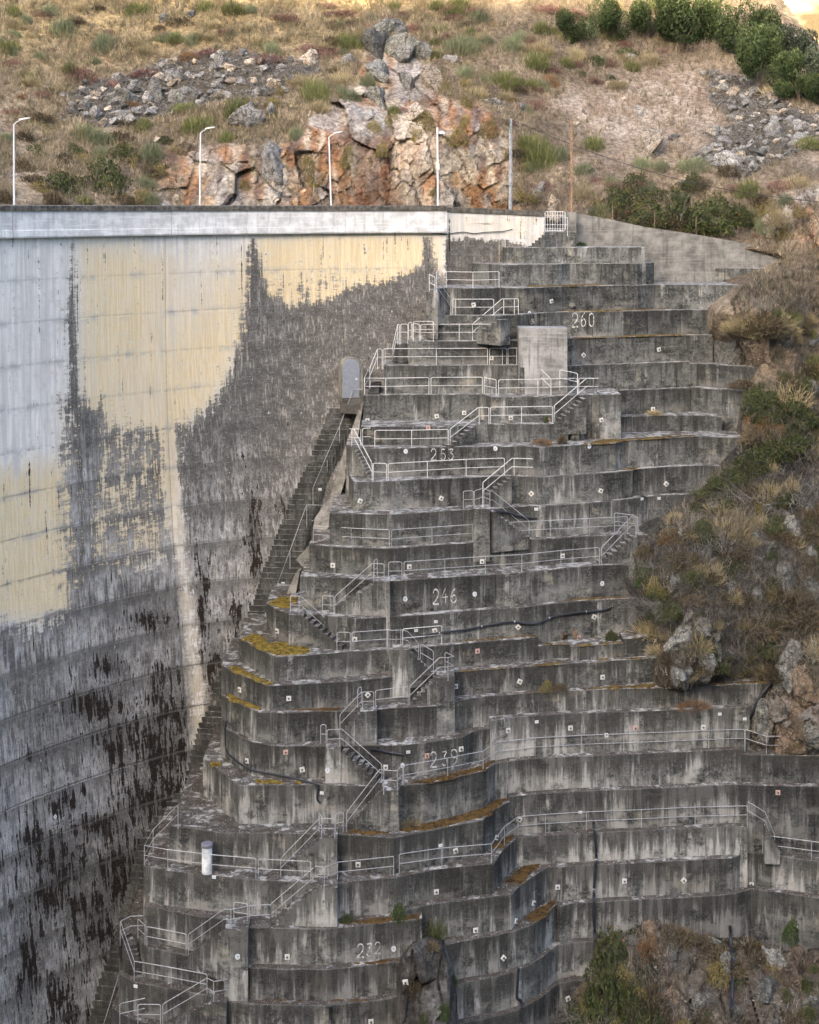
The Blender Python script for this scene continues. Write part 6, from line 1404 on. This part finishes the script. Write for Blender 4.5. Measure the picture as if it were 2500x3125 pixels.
def tagplate_build(u, v, w, it):
    p, n, _ = w; f = frame(p, n, 0); a, b = it[1]; e = empty('number_plate', p)
    V = [f(x*a, z*b, y)-p for y in (-.02, .02) for x, z in ((-1,-1),(1,-1),(1,1),(-1,1))]; MB().add(V, [(0,1,2,3),(7,6,5,4),(0,4,5,1),(1,5,6,2),(2,6,7,3),(3,7,4,0)]).build('plate', M['lamp_white'], e)
    for k in (-.5, 0, .5): MB().add([f(a*k-a*.16, b*.35, .024)-p, f(a*k+a*.12, b*.35, .024)-p, f(a*k+a*.12, -b*.35, .024)-p, f(a*k-a*.16, -b*.35, .024)-p], [(0,3,2,1)]).build('mark', BLUE, e)
    return e
mount([(s, (.10,.075)) for s in 'F583,379 F1379,302 F1507,298 D78,1193 G1553,239 G1405,306 H833,993 I1188,542 J361,234 J603,937 K870,128 K281,948 J1655,688 M609,342 M702,360 E436,230 E158,956 T846,-1 G1345,1220'.split() if s[0] != 'T'], tagplate_build, 'tiny white label plate', 'label plate', 'small white label plates', 'number_plate')
# ------------------------------------------------------------------ pipes, hoses, standing pipe
def hose(name, spec, r, lab, cat, off=.10, sag=True, mat='pipe', clips=()):
    Q = []
    L = smooth([px(t) for t in spec.split()], 5)
    for u, v in L:
        h = hit(u, v, SKIN)
        if h: q = h[0]+(EYE-h[0]).normalized()*off; Q.append(q)
    # keep depth smooth along the hose
    ys = [q.y for q in Q]; Q = [P(*uv_of(q.x, q.y, q.z), min(ys[max(0,i-1):i+2])) for i, q in enumerate(Q)]
    o = empty(name, Q[0]); MB().tube([q-Q[0] for q in Q], r, 8).build('tube', M[mat], o, True)
    for c in clips:
        q = Q[min(len(Q)-2, int(c*len(Q)))]; q2 = Q[min(len(Q)-1, int(c*len(Q))+1)]; t = (q2-q).normalized(); MB().tube([q-t*.03-Q[0], q+t*.03-Q[0]], r*1.25, 8).build('clip', M['galv'], o)
    return tag(o, lab, cat)
hose('drain_hose','H-20,345 H60,330 H170,315 H300,300 H400,280 H500,262 H640,240 H760,255 H850,250 H950,205 H1050,185 H1180,168 H1300,160 H1360,145 H1400,125',.055,'long black hose wavering across the first wall under the 246 wall','hose', .08, clips=(.1,.3,.45,.62,.8))
hose('drain_pipe','F280,398 F360,402 F430,425 F500,440 F590,447',.06,'short bent black pipe behind the rail under the 253 stair','pipe')
hose('drain_pipe','F1370,277 F1405,286',.06,'stub of black pipe at the right end of the walls under 253','pipe')
hose('drain_pipe','J85,212 J200,235 J330,254',.06,'straight black pipe just left of the painted 239','pipe')
hose('drain_hose','I460,8 I466,120 I470,228 I520,280 I600,340 I680,375 I800,395 I900,415 I1000,440 I1100,465 I1150,480 I1160,520 I1155,590 I1180,620',.06,'black hose hugging the mossy corner terrace under the 239 level','hose', .08)
hose('drain_pipe','N230,88 N236,150 N240,190 N236,260 N232,330 N233,420 N236,500 N238,570',.085,'tall vertical black pipe down the lower right walls','pipe', .10, clips=(.35,.55))
hose('drain_pipe','N684,436 N686,470 N690,550 N692,620 N690,700 N688,740',.085,'shorter vertical black pipe over the lower right rocks','pipe', .10)
hose('drain_pipe','L1438,812 L1430,930 L1425,1035 L1455,1060 L1460,1130 L1458,1225',.07,'black pipe stepping down the lowest curved walls','pipe', .10)
hose('drain_pipe','L22,1105 L20,1165 L22,1225',.07,'black pipe stub at the bottom edge below the painted 232','pipe', .10)
hose('drain_hose','M812,215 M790,240 M765,270 M745,300 M735,330 M722,362',.08,'thick black hose draped over the far right rock','hose', .10)
hose('cable','A780,275 A830,280 A900,283 A960,272 A1030,266 A1100,278 A1180,268 A1260,264 A1330,260 A1390,245',.028,'thin dark cable looping under the end of the parapet','cable', .05)
ph_ = T('21', *px('Q872,605')); sp = empty('standing_pipe', ph_); tag(sp, 'thick white standing pipe with a grey lid on the lower left platform', 'pipe')
hgt_ = (605-495)*.7246*ph_.y/F; MB().tube([(0,0,0),(0,0,hgt_)], .265, 22).build('tube', M['stand'], sp, False)
MB().tube([(0,0,hgt_),(0,0,hgt_+.16)], .30, 22).build('lid', M['lid'], sp); MB().tube([(0,0,hgt_+.16),(0,0,hgt_+.20)], [.30,.22], 22).build('lid_top', M['lid'], sp)
b_ = MB().box((-.42,-.04,-.03),(.42,.04,.03)); o = b_.build('loose_plank', M['lamp_white'], None, loc=T('22b', *px('J1288,1050'))+Vector((0,.3,.05))); o.rotation_euler = (0,.05,.1); tag(o, 'white batten lying on the brown moss ledge', 'batten')
# ------------------------------------------------------------------ moss mats and ledge plants
def moss(specs, name, lab, mat, hgt=.05, cell=.09):
    V = []; Fc = []
    for tier, s in specs:
        poly = pp(s); poly = [(a[0]+(b[0]-a[0])*i/k, a[1]+(b[1]-a[1])*i/k) for a, b in zip(poly, poly[1:]+poly[:1]) for k in [max(1, int(math.hypot(b[0]-a[0], b[1]-a[1])/22))] for i in range(k)]; q = [T(tier, u, v, .02) if isinstance(tier, str) else T(tier, u, v) for u, v in poly]
        U = [(p.x, p.y) for p in q]; z = q[0].z; x0, x1 = min(a for a, _ in U), max(a for a, _ in U); y0, y1 = min(b for _, b in U), max(b for _, b in U)
        gx = np.arange(x0, x1+cell, cell); gy = np.arange(y0, y1+cell, cell); GX, GY = np.meshgrid(gx, gy); GX = GX.ravel(); GY = GY.ravel()
        e = seg_dist(GX, GY, U, True); ins = inside(GX, GY, U); sdv = np.where(ins, e, -e)+.30*(vfbm(GX*2.2, GY*2.2, z, 4)-.5)-.04
        Z = z+np.where(sdv > 0, hgt*(.35+1.1*vnoise(GX*7, GY*7, 2)), -.03); co = np.stack([GX+.03*RS.rand(len(GX)), GY, Z], 1)
        fc = grid_faces(len(gx), len(gy)); fc = fc[(sdv[fc] > -.05).any(1)]; k = len(V); V += co.tolist(); Fc += (fc+k).tolist()
    o = obj(name, mesh_data(name, V, Fc, mat)); tag(o, lab, kind='stuff'); return o
def moss_mat(name, a, b, c):
    t = NT(name, .95, .05); p = t.pos(); n = t.noise(p, 3.2, 8, .7); m = t.noise(p, 22, 4, .7); k = t.mix(t.step(n, .38, .6), a, b); k = t.mix(t.math('MULTIPLY', t.step(m, .55, .66), .5), k, c); return t.done(k, t.bump(m, .03, 1.0))
YM = moss_mat('golden_moss', (.06,.042,.016), (.20,.145,.03), (.27,.21,.06)); BM = moss_mat('rusty_brown_moss', (.04,.024,.014), (.105,.065,.024), (.15,.125,.05)); OM = moss_mat('orange_moss', (.05,.036,.02), (.14,.095,.034), (.20,.16,.07))
moss([('14','E40,1086 E130,1043 E270,1034 E272,1095 E200,1125 E130,1122'),('15','G92,368 G170,330 G240,345 G300,395 G440,400 G600,440 G600,478 G350,498 G220,440'),('16','G-20,575 G60,578 G330,706 G292,716 G0,602'),('17','G-20,782 G0,786 G262,900 G218,912 G0,820'),('19','I690,437 I930,465 I900,476 I690,470'),('19','I985,450 I1110,468 I1000,476'),('19','I335,312 I440,318 I440,345 I380,350')], 'moss', 'golden moss mats on the left terraces', YM, .06)
moss([('4b','B205,745 B300,722 B470,742 B460,755 B200,756'),('4b','B430,750 B780,742 B1000,738 B480,758'),('3','B10,590 B330,578 B800,574 B20,596'),('5','B290,930 B900,908 B1160,903 B1070,909 B290,934'),('3','A1500,665 A1725,662 A1725,668'),('9','D370,770 D520,735 D640,735 D800,722 D1150,706 D1120,712 D600,757'),('10','F1150,82 F1310,68 F1380,55 F1310,84'),('14','F560,1062 F900,1045 F1180,1040 F1290,1046 F790,1068'),('15','H0,405 H280,380 H820,336 H840,350 H300,388'),('15b','H850,402 H1070,398 H1075,406 H850,410'),('15b','H1090,420 H1300,400 H1480,390 H1490,398 H1110,425'),('15c','H1480,362 H1720,348 H1725,352'),('16','H250,605 H700,572 H1010,545 H1020,556 H260,612'),('16','H1270,522 H1650,508 H1660,516 H1290,528'),('17','H710,768 H960,766 H980,772 H720,776'),('17','H1150,745 H1500,720 H1725,708 H1725,735 H1160,752'),('17','M0,222 M300,232 M600,225 M800,218 M800,224 M400,238')], 'ledge_moss', 'orange-brown moss strips along the terrace ledges', OM, .045)
moss([('18','I490,8 I640,92 I600,100 I500,30'),('17','G350,905 G700,890 G840,888 G830,908 G360,914'),('18','G1130,1070 G1250,1060 G1240,1100 G1120,1110'),('19','J330,470 J640,410 J900,340 J1010,280 J1300,205 J1520,205 J1500,222 J1030,290 J920,375 J500,470'),('20','J0,835 J300,800 J560,760 J900,660 J1100,520 J1240,508 J1240,520 J1130,560 J960,720 J700,780 J500,820 J0,862'),('21','J930,960 J1080,860 J1180,760 J1300,715 J1480,720 J1300,765 J1180,838 J1080,955'),('22b','J1080,1215 J1240,1060 J1380,1000 J1560,978 J1400,1040 J1210,1230'),('23b','L1475,430 L1640,330 L1720,262 L1722,322 L1620,430 L1540,470'),('24b','L1640,650 L1725,590 N110,412 N160,380 N165,430 N60,520'),('25b','N120,590 N160,560 N225,535 N120,600'),('22','L60,480 L220,450 L500,420 L690,410 L700,438 L350,478'),('23','L0,785 L250,770 L560,742 L560,752 L300,785'),('24','K1230,1050 K1725,1045 L300,1050 L300,1058 K1240,1062'),('22','K430,345 K700,395 K760,420 K500,365'),('22b','N240,190 N470,180 N740,186 N720,192 N480,187'),('23b','N300,300 N520,296 N700,302 N690,306'),('20','I1400,810 I1620,850 I1600,860 I1380,850')], 'ledge_moss', 'rusty brown moss and debris on the lower ledges', BM, .05)
def ledge(kind, spec, tier, w, h, lab):
    u, v = px(spec); p = T(tier, u, v); k = ZOOM[spec[0]][2]; e = bush(kind, u, v, w*k, h*k, lab, p+Vector((0,0,h*k*.35*p.y/F)))
for a in (('olive','H905,760','17',120,80,'bushy green tuft growing on a ledge three walls below 246'),('fern','H1010,765','17',130,60,'dry grass beside the bushy tuft three walls below 246'),('bramble','H960,380','15b',90,90,'dark green bush on the low notch ledge under the black hose'),('bramble','H1400,380','15b',90,110,'dark green bush at the right end of the notch ledge'),
 ('leafy','F1190,530','12',70,160,'bright green creeper hanging by the right end of the long rail'),('leafy','F325,1090','14',50,110,'small green plant on the wall right of the painted 246'),('leafy','B380,325','1',65,40,'small green plant at the foot of the retaining wall'),('leafy','C1645,715','8',40,80,'green weed beside the broad stair below the pale buttress'),('leafy','D320,390','7',35,45,'green weed at the right foot of the pale buttress'),
 ('leafy','L145,470','22',90,80,'green weed left of the notch above the painted 232'),('leafy','L535,440','22',140,130,'larger green bush above the painted 232'),('broom','L800,590','23b',200,180,'green broom hanging over the notch right of the 232 wall'),('olive','N660,300','23b',50,40,'tuft on the lower right ledge'),('leafy','N888,530','24b',70,80,'green shrub under the last anchor plate at the lower right'),
 ('rustbush','C1620,885','9',170,60,'orange withered grass on the ledge right of the painted 253'),('fern','D250,765','9',60,80,'brown tuft against the rock right of the painted 253'),('straw','B375,735','4b',50,80,'straw tuft above the painted 260'),('rustbush','M510,395','18b',120,40,'reddish tuft on the ledge below the far right moss strip'),('straw','J380,780','20',200,50,'withered grass along the ledge under the 239 wall'),('straw','F800,50','10',160,30,'dry grass on the ledge right of the second 253 rail'),
 ('leafy','L625,905','23b',70,90,'green plant beside the tilted plate on the rock knoll'),('leafy','L920,1075','24b',110,120,'bright green bush at the foot of the rock knoll'),('straw','D860,575','8b',120,30,'dry grass strip in the recess right of the stair'),('bramble','A1660,1020','5',1,1,'x'),('rustbush','M500,310','18',90,30,'rusty weeds on a far right ledge')):
    if a[5] != 'x': ledge(*a)
# rocks showing through the concrete
for me, u, v, w, a, lab in ((BK['lichen'][0],*px('C770,690'),48,.7,'rock lump poking out above the left end of the 253 rail'),(BK['lichen'][1],*px('D335,690'),55,1.6,'tall lichened rock set in the wall below the broad stair'),(BK['tanrock'][2],*px('D425,700'),30,1.4,'pale rock beside the tall lichened rock below the broad stair'),(BK['tanrock'][3],*px('A1530,940'),40,.8,'pale rock pocket in the wall left of the painted 260'),(BK['lichen'][3],*px('B300,715'),50,.5,'flat grey rock on the ledge above the painted 260'),(BK['tanrock'][4],*px('O525,635'),16,1,'pale block embedded at the right end of the walls'),(BK['tanrock'][5],*px('D1205,880'),34,.5,'pale stone on the ledge right of the 253 terraces'),(BK['brownrock'][0],*px('H1040,350'),50,1.0,'rust-brown rock patch under the black hose'),(BK['brownrock'][1],*px('H1110,340'),46,1.1,'dark brown rock patch right of the rust-brown one'),(BK['tanrock'][1],*px('O610,620'),34,2.6,'tan rock pillar at the end of the walls under the outcrop'),(BK['lichen'][5],*px('F1310,870'),44,2.6,'leaning lichened rock slab at the right end of the 246 wall')):
    h = hit(u, v, SKIN)
    if h:
        p = h[0]; s = w*.5*p.y/F; o = obj('boulder', me); o.location = p+Vector((0, s*.35, 0)); o.scale = (s, s*.7, s*a); o.rotation_euler = (0,0,random.random()*6); tag(o, lab, 'rock')
